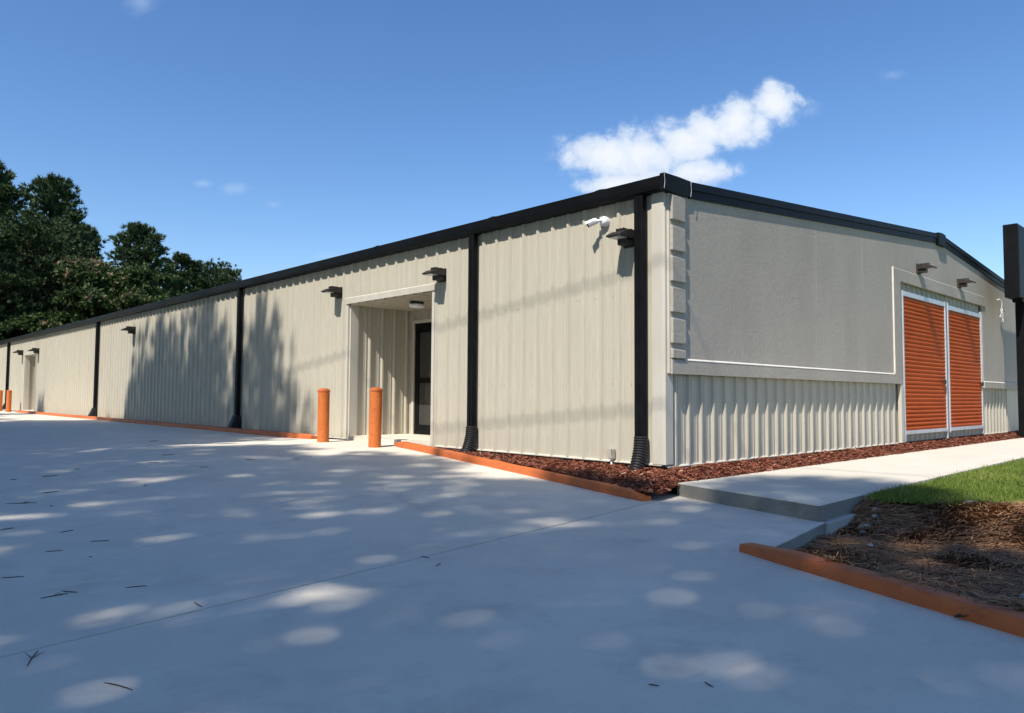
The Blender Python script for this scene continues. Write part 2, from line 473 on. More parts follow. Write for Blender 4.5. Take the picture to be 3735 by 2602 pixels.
# the concrete drive: one sheet cut by joints, each panel an object of its own
drive = empty('concrete_drive', (0, 0, 0)); tag(drive, 'pale concrete drive running along the metal wall', 'drive', kind='structure')
OUT = [(-16, -12), (-6.45, -11.6), (-2.9, -2.74), (-2.84, -2.80), (-1.14, -2.52), (-0.60, -0.6), (-0.02, -0.6), (-0.02, 60), (-16, 60)]
JOINTS = [((-1.41, -0.79), (-7.19, -1.71), 0.02), ((-6.64, 0.02), (-5.0, 0.40), 0.005), ((-5.85, 4.33), (-4.48, 4.75), 0.005)] + \
         [((-8, y), (-2, y + 0.5), 0.006) for y in (9.5, 15.5, 21.5, 27.5, 33.5, 39.5, 47)]
def drive_panel(lo, hi):
    bm = bmesh.new()
    poly_faces(bm, OUT)
    def cut(j, keep_up):
        (x0, y0), (x1, y1), gap = j
        n = Vector((-(y1 - y0), x1 - x0, 0)).normalized()
        if n.y < 0: n = -n
        off = n * (gap / 2 if keep_up else -gap / 2)
        bmesh.ops.bisect_plane(bm, geom=bm.verts[:] + bm.edges[:] + bm.faces[:], plane_co=Vector((x0, y0, 0)) + off, plane_no=n, clear_inner=keep_up, clear_outer=not keep_up)
    if lo: cut(lo, True)
    if hi: cut(hi, False)
    for y in np.arange(-1, 10, 0.5):
        bmesh.ops.bisect_plane(bm, geom=bm.verts[:] + bm.edges[:] + bm.faces[:], plane_co=(0, float(y), 0), plane_no=(0, 1, 0))
    for v in bm.verts: v.co.z = drive_z(v.co.y)
    top = bm.faces[:]
    r = bmesh.ops.extrude_face_region(bm, geom=top)
    for v in [e for e in r['geom'] if isinstance(e, bmesh.types.BMVert)]: v.co.z -= 0.15
    bmesh.ops.recalc_face_normals(bm, faces=bm.faces)
    me = bpy.data.meshes.new('concrete_panel'); bm.to_mesh(me); bm.free()
    link('concrete_panel', me, M['concrete_new'], drive)
edges = [None] + JOINTS + [None]
for a, b in zip(edges[:-1], edges[1:]):
    drive_panel(a, b)

# low step of new concrete, then the older pavement along the front wall
step = MB().prism([(-0.71, -0.665, -0.42), (-1.215, -2.49, -0.42), (-0.125, -2.445, -0.42), (0.083, -0.69, -0.42)], (0, 0, 0.31))
tag(step.build('concrete_step', M['concrete_new'], bevel=0.012, smooth=True), 'low pale concrete step where the pavement meets the drive', 'step')
so = bpy.data.objects['concrete_step']
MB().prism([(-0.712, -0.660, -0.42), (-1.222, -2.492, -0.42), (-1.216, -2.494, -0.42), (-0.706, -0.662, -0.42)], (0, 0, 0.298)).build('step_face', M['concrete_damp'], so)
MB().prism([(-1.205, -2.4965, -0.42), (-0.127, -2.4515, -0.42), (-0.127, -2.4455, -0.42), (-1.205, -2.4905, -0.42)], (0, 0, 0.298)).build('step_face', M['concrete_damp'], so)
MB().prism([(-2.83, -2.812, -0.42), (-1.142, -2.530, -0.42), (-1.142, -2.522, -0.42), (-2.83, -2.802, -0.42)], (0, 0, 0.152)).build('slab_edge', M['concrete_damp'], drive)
foot = MB().prism([(-1.20, -2.56, -0.46), (-0.15, -2.52, -0.46), (-0.15, -2.44, -0.46), (-1.20, -2.47, -0.46)], (0, 0, 0.20))
fo = foot.build('footing', M['concrete_rough'], bpy.data.objects['concrete_step'], bevel=0.015)
walk = empty('pavement'); tag(walk, 'sunlit old concrete pavement along the front wall', 'pavement', kind='structure')
def ry(x): return -2.44 + 0.02 * max(0, min(x, 9))
xs = [0.09] + [1.9 + 1.83 * i for i in range(13)]
for i, (a, b) in enumerate(zip(xs[:-1], xs[1:])):
    a2 = a + 0.008
    sk = -0.2 if i == 0 else 0.0
    pv = MB().prism([(a2, -0.66 - (0.03 if i == 0 else 0), -0.30), (a2 + sk, ry(a), -0.30), (b, ry(b), -0.30), (b, -0.66, -0.30)], (0, 0, 0.19))
    pv.build('pavement_panel', M['concrete_old'], walk, bevel=0.006)

def inside_poly(px, py, poly):
    c = np.zeros(px.shape, bool); n = len(poly)
    for i in range(n):
        x0, y0 = poly[i]; x1, y1 = poly[(i + 1) % n]
        if y0 == y1: continue
        hit = ((y0 > py) != (y1 > py)) & (px < (x1 - x0) * (py - y0) / (y1 - y0) + x0)
        c ^= hit
    return c

def bed_mesh(name, poly, zf, mat, cell, kind='structure', label=None, cat=None):
    """bumpy sheet over a polygon"""
    bm = bmesh.new()
    poly_faces(bm, poly)
    xs_ = [p[0] for p in poly]; ys_ = [p[1] for p in poly]
    for x in np.arange(min(xs_), max(xs_), cell):
        bmesh.ops.bisect_plane(bm, geom=bm.verts[:] + bm.edges[:] + bm.faces[:], plane_co=(float(x), 0, 0), plane_no=(1, 0, 0))
    for y in np.arange(min(ys_), max(ys_), cell):
        bmesh.ops.bisect_plane(bm, geom=bm.verts[:] + bm.edges[:] + bm.faces[:], plane_co=(0, float(y), 0), plane_no=(0, 1, 0))
    for v in bm.verts: v.co.z = zf(v.co.x, v.co.y)
    for f_ in bm.faces:
        f_.normal_update()
        if f_.normal.z < 0: f_.normal_flip()
    me = bpy.data.meshes.new(name); bm.to_mesh(me); bm.free()
    me.polygons.foreach_set('use_smooth', [True] * len(me.polygons))
    return tag(link(name, me, mat), label, cat, kind=kind)

# red mulch round the corner of the building
K1 = [(-0.14, 5.55), (-0.42, 4.0), (-0.85, 1.5), (-1.10, 0.3), (-1.33, -0.70)]
MULCH = [(0.0, 5.0)] + K1 + [(-1.25, -0.80), (-0.74, -0.70), (0.09, -0.70), (22, -0.675), (22, -0.0), (0, 0)]
def mulch_z(x, y):
    d = math.hypot(min(x, 0), min(y, 0))
    t = min(1, d / 1.3)
    zk = min(drive_z(y) + 0.085, -0.02)
    return (-0.055) * (1 - t) + zk * t + 0.022 * mnoise.noise(Vector((x * 4, y * 4, 0))) + 0.012 * mnoise.noise(Vector((x * 11, y * 11, 3)))
bed_mesh('mulch_bed', MULCH, mulch_z, M['mulch_base'], 0.2, label='dark soil under the red mulch along the walls', cat='soil')
n = 260000
px = rng.uniform(-1.4, 20, n); py = rng.uniform(-0.82, 5.5, n)
keep = inside_poly(px, py, MULCH)
px, py = px[keep], py[keep]
# thin out along the wall with distance from the corner
keep = rng.uniform(0, 1, len(px)) < np.clip(1.1 - np.maximum(px, 0) / 16, 0.3, 1)
px, py = px[keep], py[keep]
def shreds(px, py, zf, length, width, lift, mat, name, curl=0.3, tone=None):
    n = len(px)
    pz = np.array([zf(float(a), float(b)) for a, b in zip(px, py)])
    ang = rng.uniform(0, 2 * np.pi, n); tilt = rng.normal(0, curl, n)
    L = length * rng.uniform(0.5, 1.5, n) / 2; Wd = width * rng.uniform(0.6, 1.4, n) / 2
    d = np.stack([np.cos(ang) * np.cos(tilt), np.sin(ang) * np.cos(tilt), np.sin(tilt)], 1)
    roll = rng.uniform(-1.2, 1.2, n)
    s0 = np.stack([-np.sin(ang), np.cos(ang), np.zeros(n)], 1)
    u0 = np.cross(d, s0)
    s = s0 * np.cos(roll)[:, None] + u0 * np.sin(roll)[:, None]
    c = np.stack([px, py, pz + rng.uniform(0.0, lift, n)], 1)
    v = np.empty((n, 4, 3))
    v[:, 0] = c - d * L[:, None] - s * Wd[:, None]; v[:, 1] = c + d * L[:, None] - s * Wd[:, None]
    v[:, 2] = c + d * L[:, None] + s * Wd[:, None]; v[:, 3] = c - d * L[:, None] + s * Wd[:, None]
    if tone is None: tone = np.clip(rng.normal(0.5, 0.22, n), 0, 0.93) + (rng.uniform(0, 1, n) < 0.012) * 0.6
    return link(name, np_mesh(name, v.reshape(-1, 3), 4, mat, np.clip(tone, 0, 1)))
tag(shreds(px, py, mulch_z, 0.055, 0.011, 0.022, M['mulch_chip'], 'mulch_chips'), 'shredded red bark mulch heaped along the foot of the walls', 'mulch', kind='stuff')

# pine straw bed behind the lower kerb
K2 = [(-2.86, -2.70), (-3.05, -3.15), (-3.62, -4.55), (-4.55, -6.85), (-6.45, -11.6)]
STRAW = [(-2.84, -2.80), (-1.14, -2.52), (-0.12, -2.47), (-0.26, -2.75), (0.0, -3.25), (0.22, -3.85), (0.9, -5.6), (2.0, -9), (2.0, -11.6), (-6.4, -11.6), (-4.5, -6.85), (-3.57, -4.55)]
def straw_z(x, y):
    t = sstep(0.12, -0.95, x)
    kx = -2.86 + (y + 2.7) * 0.404                     # the kerb's line
    near = 1 - sstep(0.05, 0.7, x - kx)
    z = -0.125 * (1 - t) - 0.385 * t
    edge = near * sstep(-2.9, -3.4, y)
    z = z * (1 - edge) - 0.20 * edge
    return z + 0.03 * mnoise.noise(Vector((x * 2.5, y * 2.5, 1))) + 0.015 * mnoise.noise(Vector((x * 8, y * 8, 5)))
bed_mesh('straw_bed', STRAW, straw_z, M['straw_base'], 0.16, label='dark soil under the pine straw bed', cat='soil')
n = 90000
px = rng.uniform(-4.6, 1.2, n); py = rng.uniform(-7.0, -2.4, n)
keep = inside_poly(px, py, STRAW); px, py = px[keep], py[keep]
def needles_on_ground(px, py, zf, mat, name):
    n = len(px)
    pz = np.array([zf(float(a), float(b)) for a, b in zip(px, py)]) + rng.uniform(0.0, 0.03, n) + 0.025 * np.array([max(0, mnoise.noise(Vector((float(a) * 5, float(b) * 5, 2)))) for a, b in zip(px, py)])
    cl = np.array([mnoise.noise(Vector((float(a) * 1.6, float(b) * 1.6, 9))) for a, b in zip(px, py)])
    ang = cl * 5 + rng.normal(0, 0.9, n); bend = rng.normal(0, 0.7, n)
    L = rng.uniform(0.10, 0.28, n); w = rng.uniform(0.0018, 0.0036, n)
    P = []
    for k in range(4):
        t = k / 3 - 0.5
        a = ang + bend * t
        P.append(np.stack([px + np.cos(a) * L * t * 2 * 0.5, py + np.sin(a) * L * t * 2 * 0.5, pz + rng.normal(0, 0.008, n) + 0.012 * (0.25 - t * t)], 1))
    side = np.stack([-np.sin(ang), np.cos(ang), np.zeros(n)], 1) * w[:, None]
    lift = np.array([0, 0, 0.002])
    v = np.empty((n, 3, 4, 3))
    for k in range(3):
        v[:, k, 0] = P[k] - side; v[:, k, 1] = P[k + 1] - side; v[:, k, 2] = P[k + 1] + side + lift; v[:, k, 3] = P[k] + side + lift
    tone = np.clip(rng.normal(0.42, 0.2, n) + 0.45 * np.clip(cl - 0.25, 0, 1), 0, 1)
    return link(name, np_mesh(name, v.reshape(-1, 3), 4, mat, np.repeat(tone, 3)))
tag(needles_on_ground(px, py, straw_z, M['straw'], 'pine_straw'), 'brown pine straw heaped behind the lower orange kerb', 'pine straw', kind='stuff')

# lawn beyond the straw
LAWN = [(-0.12, -2.46), (9.0, -2.27), (30, -2.27), (30, -11.6), (2.0, -11.6), (2.0, -9), (0.9, -5.6), (0.22, -3.85), (0.0, -3.25), (-0.26, -2.75)]
def lawn_z(x, y):
    return -0.135 + 0.03 * mnoise.noise(Vector((x * 0.9, y * 0.9, 2))) - 0.02 * sstep(-3, -6, y)
bed_mesh('lawn', LAWN, lawn_z, M['lawn_base'], 0.5, label='green lawn soil between pavement and pine straw', cat='lawn')
def grass_patch(n, x0, x1, y0, y1, h, w, falloff):
    px = x0 + (x1 - x0) * rng.uniform(0, 1, n) ** falloff; py = rng.uniform(y0, y1, n)
    k = inside_poly(px + rng.normal(0, .09, n), py + rng.normal(0, 0.03, n), LAWN); px, py = px[k], py[k]; n = len(px)
    pz = np.array([lawn_z(float(a), float(b)) for a, b in zip(px, py)])
    a = rng.uniform(0, 2 * np.pi, n); H = h * rng.uniform(0.5, 1.3, n); lean = H * rng.uniform(0.2, 1.1, n)
    fx = rng.uniform(0, 2 * np.pi, n)
    side = np.stack([np.cos(fx), np.sin(fx), np.zeros(n)], 1) * (w * rng.uniform(0.7, 1.4, n))[:, None]
    base = np.stack([px, py, pz - 0.005], 1)
    tip = base + np.stack([np.cos(a) * lean, np.sin(a) * lean, H], 1)
    v = np.empty((n, 3, 3)); v[:, 0] = base - side; v[:, 1] = base + side; v[:, 2] = tip
    cl = np.array([mnoise.noise(Vector((float(p) * 1.3, float(q) * 1.3, 4))) for p, q in zip(px, py)])
    tone = np.clip(rng.normal(0.5, 0.2, n) + 0.35 * cl, 0, 0.95) + (rng.uniform(0, 1, n) < 0.03) * 0.5
    return v.reshape(-1, 3), np.clip(tone, 0, 1)
v1, t1 = grass_patch(130000, -0.4, 9, -8.5, -2.2, 0.05, 0.004, 1.5)
v2, t2 = grass_patch(70000, 8, 26, -9, -2.2, 0.055, 0.006, 1.0)
tag(link('grass', np_mesh('grass', np.concatenate([v1, v2]), 3, M['grass'], np.concatenate([t1, t2]))), 'short green lawn grass beside the old pavement', 'grass', kind='stuff')

# orange kerbs
def kerb(line, width, zf, height, label, end_round=(True, True)):
    pts = []
    for (x0, y0), (x1, y1) in zip(line[:-1], line[1:]):
        k = max(1, int(math.hypot(x1 - x0, y1 - y0) / 0.25))
        pts += [(x0 + (x1 - x0) * i / k, y0 + (y1 - y0) * i / k) for i in range(k)]
    pts.append(line[-1])
    prof = [(-0.5, -0.2), (-0.5, 0.5), (-0.47, 0.86), (-0.42, 0.96), (-0.33, 1.0), (0.33, 1.0), (0.42, 0.96), (0.47, 0.86), (0.5, 0.5), (0.5, -0.2)]
    mb = MB(); N = len(pts)
    for i, (x, y) in enumerate(pts):
        a, b = pts[max(0, i - 1)], pts[min(N - 1, i + 1)]
        d = Vector((b[0] - a[0], b[1] - a[1], 0)).normalized(); s = Vector((d.y, -d.x, 0))
        f = 1.0
        if end_round[0] and i < 2: f = (0.62, 1.0)[i]
        if end_round[1] and i >= N - 2: f = (0.5, 0.96)[N - 1 - i]
        wob = 0.006 * mnoise.noise(Vector((x * 3, y * 3, 0)))
        for u, h in prof:
            p = Vector((x, y, 0)) + s * (u * width * (0.7 + 0.3 * f) + wob)
            mb.v.append((p.x, p.y, zf(y) + (h * height * f if h > 0 else h * height) + (wob if h > 0 else 0)))
    k = len(prof)
    for i in range(N - 1):
        for j in range(k - 1):
            mb.f.append((i * k + j, i * k + j + 1, (i + 1) * k + j + 1, (i + 1) * k + j))
    mb.f.append(tuple(range(k))); mb.f.append(tuple((N - 1) * k + j for j in range(k)))
    o = mb.build('kerb', M['orange_kerb'], smooth=True)
    return tag(o, label, 'kerb', 'orange painted kerbs')
kerb(K1, 0.145, drive_z, 0.10, 'orange painted kerb holding the red mulch at the building corner')
kerb(K2, 0.15, lambda y: -0.26, 0.085, 'orange painted kerb in front of the pine straw bed', (True, False))
kerb([(-0.27, 8.25), (-0.27, 23.3)], 0.16, drive_z, 0.10, 'long orange kerb at the wall foot under the tree shadow', (True, False))
kerb([(-0.275, 23.32), (-0.275, 36.4)], 0.16, drive_z, 0.10, 'far orange kerb at the wall foot towards the far recess', (False, True))

# ------------------------------------------------------------------ the storage building
bld = empty('storage_building', (0, 0, 0), 'long low beige metal storage building with black roof edge and grey stucco front', 'building')
EAVE, RIDGE, HALF, LEN = 3.46, 4.355, 10.35, 56.0
def roof_z(x): return EAVE + (RIDGE - EAVE) * (1 - abs(x - HALF) / HALF)
PROF = [(0.0, 0), (0.155, 0), (0.185, .006), (0.245, .006), (0.275, 0), (0.355, 0), (0.445, .034), (0.555, .034), (0.645, 0), (0.725, 0), (0.755, .006), (0.815, .006), (0.845, 0), (1.0, 0)]
def prof_pts(u0, u1, period, phase):
    """profile (u, out) between u0 and u1; a period starts at phase"""
    out = []
    def val(u):
        f = ((u - phase) / period) % 1.0
        for (a, ha), (b, hb) in zip(PROF[:-1], PROF[1:]):
            if a <= f <= b: return ha + (hb - ha) * (f - a) / max(1e-9, b - a)
        return 0
    out.append((u0, val(u0)))
    k0 = math.floor((u0 - phase) / period)
    for k in range(k0, k0 + int((u1 - u0) / period) + 3):
        for a, h in PROF[:-1]:
            u = phase + (k + a) * period
            if u0 + 1e-4 < u < u1 - 1e-4: out.append((u, h))
    out.append((u1, val(u1)))
    return out
def sheet(pts, z0, z1, place):
    """z0, z1: numbers or functions of u"""
    f0 = z0 if callable(z0) else (lambda u: z0); f1 = z1 if callable(z1) else (lambda u: z1)
    me = bpy.data.meshes.new('wall_panel')
    v = []; f = []
    for i, (u, h) in enumerate(pts):
        v.append(place(u, h, f0(u))); v.append(place(u, h, f1(u)))
        if i: f.append((2 * i - 2, 2 * i, 2 * i + 1, 2 * i - 1))
    me.from_pydata(v, [], f); me.update()
    return me
_pc = {}
def ribbed_wall(u0, u1, z0, z1, period, phase, axis, base, sign, parent=bld, mat='beige_metal', name='wall_panel', key=None):
    """sheets of three ribs each; axis 'Y': wall in plane X=base, ribs out towards sign*X; axis 'X' likewise"""
    w = 3 * period
    k = math.floor((u0 - phase) / w)
    u = u0
    while u < u1 - 1e-3:
        nxt = min(u1, phase + (k + 1) * w)
        full = abs(nxt - u - w) < 1e-4 and not callable(z1)
        def place(uu, h, z):
            return (base + sign * h, uu, z) if axis == 'Y' else (uu, base + sign * h, z)
        if full:
            kk = (axis, base, sign, z0, z1, period)
            if kk not in _pc:
                _pc[kk] = sheet(prof_pts(0, w, period, 0), z0, z1, place)
            link(name, _pc[kk], M[mat], parent, (0, u, 0) if axis == 'Y' else (u, 0, 0))
        else:
            link(name, sheet(prof_pts(u, nxt, period, phase), z0, z1, place), M[mat], parent)
        u = nxt; k += 1
PL, PHL = 0.3015, 0.405 - 0.3015 / 2
A0, A1, AD = 4.72, 7.42, 1.46            # near recess: from, to, depth
B0, B1 = 34.2, 36.5                      # far recess
LT = 2.64                                # recess head
TOP = 3.48
ribbed_wall(0.15, A0, 0, TOP, PL, PHL, 'Y', 0.0, -1)
ribbed_wall(A0, A1, LT, TOP, PL, PHL, 'Y', 0.0, -1)
ribbed_wall(A1, B0, 0, TOP, PL, PHL, 'Y', 0.0, -1)
ribbed_wall(B0, B1, LT, TOP, PL, PHL, 'Y', 0.0, -1)
ribbed_wall(B1, LEN, 0, TOP, PL, PHL, 'Y', 0.0, -1)
PF = 0.297
ribbed_wall(0.03, 15.78, -0.02, 3.3, PF, 4.077 - PF / 2, 'X', 0.0, -1)
MB().box(15.78, -0.03, -0.02, 20.7, 0.0, 1.2).build('flat_panel', M['beige_metal'], bld)
ribbed_wall(0.0, 2 * HALF, 0, TOP, PL, 0, 'X', LEN, 1)
ribbed_wall(0.0, LEN, 0, TOP, PL, 0, 'Y', 2 * HALF, 1)
# slab edge below the panels
fb = MB()
fb.box(0.03, 0.03, -0.5, 0.25, A0, -0.012).box(0.03, A1, -0.5, 0.25, LEN, -0.012).box(0.25, 0.03, -0.5, 20.7, 0.25, -0.022)
fb.build('foundation', M['joint'], bld)
# white folded drip strip under the panels
for a, b in ((0.02, A0), (A1, B0), (B1, LEN)):
    MB().prism([(0.005, a, 0.012), (-0.040, a, -0.006), (-0.040, a, -0.016), (0.005, a, -0.012)], (0, b - a, 0)).build('base_trim', M['trim'], bld)
MB().prism([(0.02, 0.005, -0.008), (0.02, -0.042, -0.028), (0.02, -0.042, -0.038), (0.02, 0.005, -0.032)], (7.78, 0, 0)).build('base_trim', M['trim'], bld)
MB().prism([(13.5, 0.005, -0.008), (13.5, -0.042, -0.028), (13.5, -0.042, -0.038), (13.5, 0.005, -0.032)], (2.28, 0, 0)).build('base_trim', M['trim'], bld)
# corner trim, folded round the corner
MB().prism([(-0.043, -0.002, 0), (-0.043, 0.155, 0), (-0.0, 0.155, 0), (0.0, 0.02, 0), (0.13, 0.0, 0), (0.13, -0.040, 0), (-0.030, -0.040, 0)], (0, 0, 3.44)).build('corner_trim', M['trim'], bld, bevel=0.004)
# screw heads in rows along the girts
sb = MB()
for zz in (1.02, 2.18):
    for k in range(0, 60):
        yy = PHL + (k + 0.86) * PL
        if yy > 0.2 and not (A0 - 0.1 < yy < A1 + 0.1) and yy < 20:
            sb.box(-0.009, yy - 0.007, zz - 0.007 + 0.01 * math.sin(k * 7), 0.0, yy + 0.007, zz + 0.007 + 0.01 * math.sin(k * 7))
tag(sb.build('screw_heads', M['trim'], bld), kind='stuff')

# roof with its black edge
rf = MB()
rf.prism([(-0.03, -0.07, EAVE + 0.06), (-0.03, -0.07, EAVE + 0.10), (HALF, -0.07, RIDGE + 0.10), (2 * HALF + 0.03, -0.07, EAVE + 0.10), (2 * HALF + 0.03, -0.07, EAVE + 0.06), (HALF, -0.07, RIDGE + 0.06)], (0, LEN + 0.14, 0))
rf.build('roof', M['roof'], bld)
# eaves gutter in lengths, butted
def gutter(y0, y1):
    pr = [(-0.004, y0, 3.435), (-0.135, y0, 3.43), (-0.158, y0, 3.45), (-0.168, y0, 3.50), (-0.175, y0, 3.602), (-0.155, y0, 3.612), (-0.145, y0, 3.592), (-0.004, y0, 3.585)]
    return MB().prism(pr, (0, y1 - y0, 0)).build('gutter', M['black'], bld)
ys = [-0.06, 6.1, 12.2, 18.3, 24.4, 30.5, 36.6, 42.7, 48.8, LEN]
for a, b in zip(ys[:-1], ys[1:]):
    gutter(a, b - 0.004)
# small laps standing up at the roof edge
for y in (0.95, 3.1, 6.3):
    MB().prism([(-0.16, y - 0.12, 3.613), (-0.16, y + 0.06, 3.613), (-0.14, y - 0.02, 3.63)], (0.08, 0, 0)).build('roof_lap', M['black'], bld)
# rake trim up the gable
def rake(xa, xb, name='rake_trim'):
    za, zb = roof_z(xa), roof_z(xb)
    o = MB()
    o.prism([(xa, -0.128, za + 0.03), (xa, -0.128, za + 0.135), (xb, -0.128, zb + 0.135), (xb, -0.128, zb + 0.03)], (0, 0.09, 0))
    r = o.build(name, M['black'], bld, bevel=0.004)
    u = MB().prism([(xa, -0.108, za - 0.075), (xa, -0.108, za + 0.03), (xb, -0.108, zb + 0.03), (xb, -0.108, zb - 0.075)], (0, 0.06, 0))
    u.build('soffit_trim', M['black'], r)
for a, b in ((0.42, 3.6), (3.605, 7.1), (7.105, 10.12), (10.58, 14.0), (14.005, 17.5), (17.505, 20.72)):
    rake(a, b)
MB().prism([(10.115, -0.150, 4.225), (10.115, -0.150, 4.492), (10.35, -0.150, 4.510), (10.585, -0.150, 4.492), (10.585, -0.150, 4.225)], (0, 0.12, 0)).build('ridge_cap', M['black'], bld, bevel=0.008)
# crumpled corner box where gutter and rake meet
cb = MB().prism([(-0.172, -0.130, 3.425), (-0.178, -0.134, 3.628), (0.13, -0.140, 3.632), (0.41, -0.132, 3.632), (0.41, -0.120, 3.43), (0.13, -0.108, 3.41)], (0, 0.068, 0))
cbo = cb.build('corner_flashing', M['black'], bld)
for x in (-0.176, 0.412):
    MB().tube([(x, -0.134, 3.43), (x + 0.008, -0.139, 3.51), (x - 0.004, -0.142, 3.58), (x + (-.012 if x < 0 else .0), -0.140, 3.64)], 0.0035, 6).build('seam_edge', M['galv'], cbo)

# downspouts and their corrugated boots
def downspout(y, big=1.0, boot='hose', zb=0.0):
    w = 0.125 * big
    d = MB()
    d.prism([(-0.038, y - w / 2, 3.435), (-0.038, y + w / 2, 3.435), (-0.135, y + w / 2, 3.435), (-0.135, y - w / 2, 3.435)], (0, 0, zb + 0.28 - 3.435))
    o = d.build('downspout', M['black'], bld, bevel=0.008)
    # a raised rib on its face
    MB().box(-0.141, y - 0.012, zb + 0.3, -0.1355, y + 0.012, 3.40).build('pipe_rib', M['black'], o)
    if boot == 'hose':
        pts, rad = [], []
        N = 42
        for i in range(N + 1):
            t = i / N
            pts.append((-0.087 - 0.16 * t * t, y - 0.02 * t, zb + 0.42 - 0.50 * t))
            rad.append(0.088 + 0.010 * t + (0.007 if i % 3 == 1 else -0.004))
        MB().tube(pts, rad, 16).build('drain_hose', M['rubber'], o, smooth=True)
    else:
        MB().prism([(-0.03, y - 0.09, zb + 0.34), (-0.15, y - 0.09, zb + 0.34), (-0.30, y - 0.12, zb + 0.02), (-0.03, y - 0.12, zb + 0.02)], (0, 0.2, 0)).build('drain_boot', M['rubber'], o, bevel=0.02)
downspout(0.30, 1.05, 'hose', -0.08)
downspout(3.60, 1.0, 'hose', -0.06)
downspout(12.36, 1.0, 'boot', 0.0)
downspout(24.4, 1.1, 'boot', 0.0)
downspout(40.2, 1.2, 'boot', 0.0)

# stucco front: field, raised frame band and quoins
FY, BY = -0.080, -0.108
ST = 0.13
st = MB().prism([(ST - 0.10, FY, 1.14), (7.86, FY, 1.14), (7.86, FY, 3.17), (13.47, FY, 3.17), (13.47, FY, 1.14), (20.70, FY, 1.14), (20.70, FY, roof_z(20.7) + 0.03), (HALF, FY, RIDGE + 0.03), (ST - 0.10, FY, roof_z(0) + 0.03)], (0, 0.040, 0))
sto = st.build('stucco_panel', M['stucco'], bld)
def band(x0, z0, x1, z1, name='stucco_band'):
    c = 0.022                                                         # sloped upper and left edges catch the sun
    n0 = MB()
    n0.v = [(x0, BY, z0), (x1, BY, z0), (x1, BY, z1 - c), (x0, BY, z1 - c), (x0, FY + 0.004, z0), (x1, FY + 0.004, z0), (x1, FY + 0.004, z1), (x0, FY + 0.004, z1)]
    n0.f = [(0, 1, 2, 3), (4, 5, 6, 7), (0, 1, 5, 4), (1, 2, 6, 5), (2, 3, 7, 6), (3, 0, 4, 7)]
    return n0.build(name, M['stucco'], bld, bevel=0.003)
band(0.024, 1.13, 7.50, 1.325)
band(7.503, 1.13, 7.864, 3.42)
band(7.867, 3.165, 13.68, 3.42)
band(13.466, 1.12, 20.7, 1.285)
def ledge_highlight(pts, vec):  # added pale strip, paints the bright sunlit line along a stucco edge
    return MB().prism(pts, vec).build('ledge_highlight', M['ledge_highlight'], bld)
ledge_highlight([(0.31, BY + 0.001, 1.304), (0.31, FY + 0.001, 1.326), (0.31, FY - 0.002, 1.334), (0.31, BY - 0.004, 1.311)], (7.19, 0, 0))
ledge_highlight([(13.48, BY + 0.001, 1.264), (13.48, FY + 0.001, 1.286), (13.48, FY - 0.002, 1.294), (13.48, BY - 0.004, 1.271)], (7.1, 0, 0))
ledge_highlight([(7.494, BY - 0.003, 1.335), (7.502, BY - 0.003, 1.335), (7.502, FY - 0.001, 1.335), (7.494, FY - 0.001, 1.335)], (0, 0, 2.083))
for k in range(6):
    z1 = 3.39 - 0.391 * k
    z0 = z1 - 0.31
    if k == 5: z0 = 1.328; z1 = 1.44
    QY = BY - 0.014
    q = MB().prism([(0.020, QY, z0), (0.31, QY, z0), (0.31, QY, z1 - 0.012), (0.16, QY, z1), (0.020, QY, z1)], (0, 0.046, 0))
    qo = q.build('quoin', M['stucco'], bld, bevel=0.008)
    MB().prism([(0.024, BY + 0.004, z1 + 0.002), (0.16, BY + 0.004, z1 + 0.002), (0.305, BY + 0.004, z1 - 0.010), (0.305, BY + 0.004, z1 - 0.002), (0.16, BY + 0.004, z1 + 0.010), (0.024, BY + 0.004, z1 + 0.010)], (0, 0.024, 0)).build('ledge_highlight', M['ledge_highlight'], qo)  # painted highlight strip along the quoin top
# side of the stucco where it ends at the corner
MB().box(0.006, FY + 0.003, 1.14, 0.029, -0.041, 3.43).build('stucco_edge', M['trim'], bld)
# column and reveal beside the roller doors
MB().box(7.80, BY + 0.004, -0.02, 7.93, -0.036, 1.128).build('door_column', M['trim'], bld)
MB().box(7.90, FY - 0.004, 1.12, 7.96, -0.036, 3.163).build('door_reveal', M['stucco'], bld)

# two roller doors
slat_pitch = 0.0845
def roller_door(x0, x1, z0, z1, latch_right=True):
    fr = MB()
    fr.box(x0, -0.086, z1 - 0.10, x1, -0.036, z1)                   # head bar
    d = fr.build('roller_door', M['galv'], bld, bevel=0.006)
    MB().box(x0, -0.092, z0, x1, -0.036, z0 + 0.075).build('bottom_bar', M['galv'], d, bevel=0.006)
    n = int(round((z1 - 0.10 - z0 - 0.075) / slat_pitch)); p = (z1 - 0.10 - z0 - 0.075) / n
    pr = []
    for i in range(9):                                               # one curved corrugation
        t = i / 8
        pr.append((x0, -0.048 - 0.026 * math.sin(math.pi * t) ** 0.8, p * t))
    pr += [(x0, -0.040, p), (x0, -0.040, 0)]
    me = MB().prism(pr, (x1 - x0, 0, 0)).mesh('slat', smooth=True)
    for i in range(n):
        link('slat', me, M['door_orange'], d, (0, 0, z0 + 0.075 + i * p))
    lx = x1 - 0.16 if latch_right else x1 - 0.02
    lt = MB().box(lx - 0.10, -0.115, 1.20, lx + 0.08, -0.076, 1.245)
    lt.box(lx - 0.03, -0.125, 1.17, lx + 0.03, -0.100, 1.27)
    lt.build('latch', M['bronze'], d, bevel=0.006)
    return d
roller_door(8.075, 10.60, 0.13, 3.00)
roller_door(10.86, 13.30, 0.13, 2.955, False)
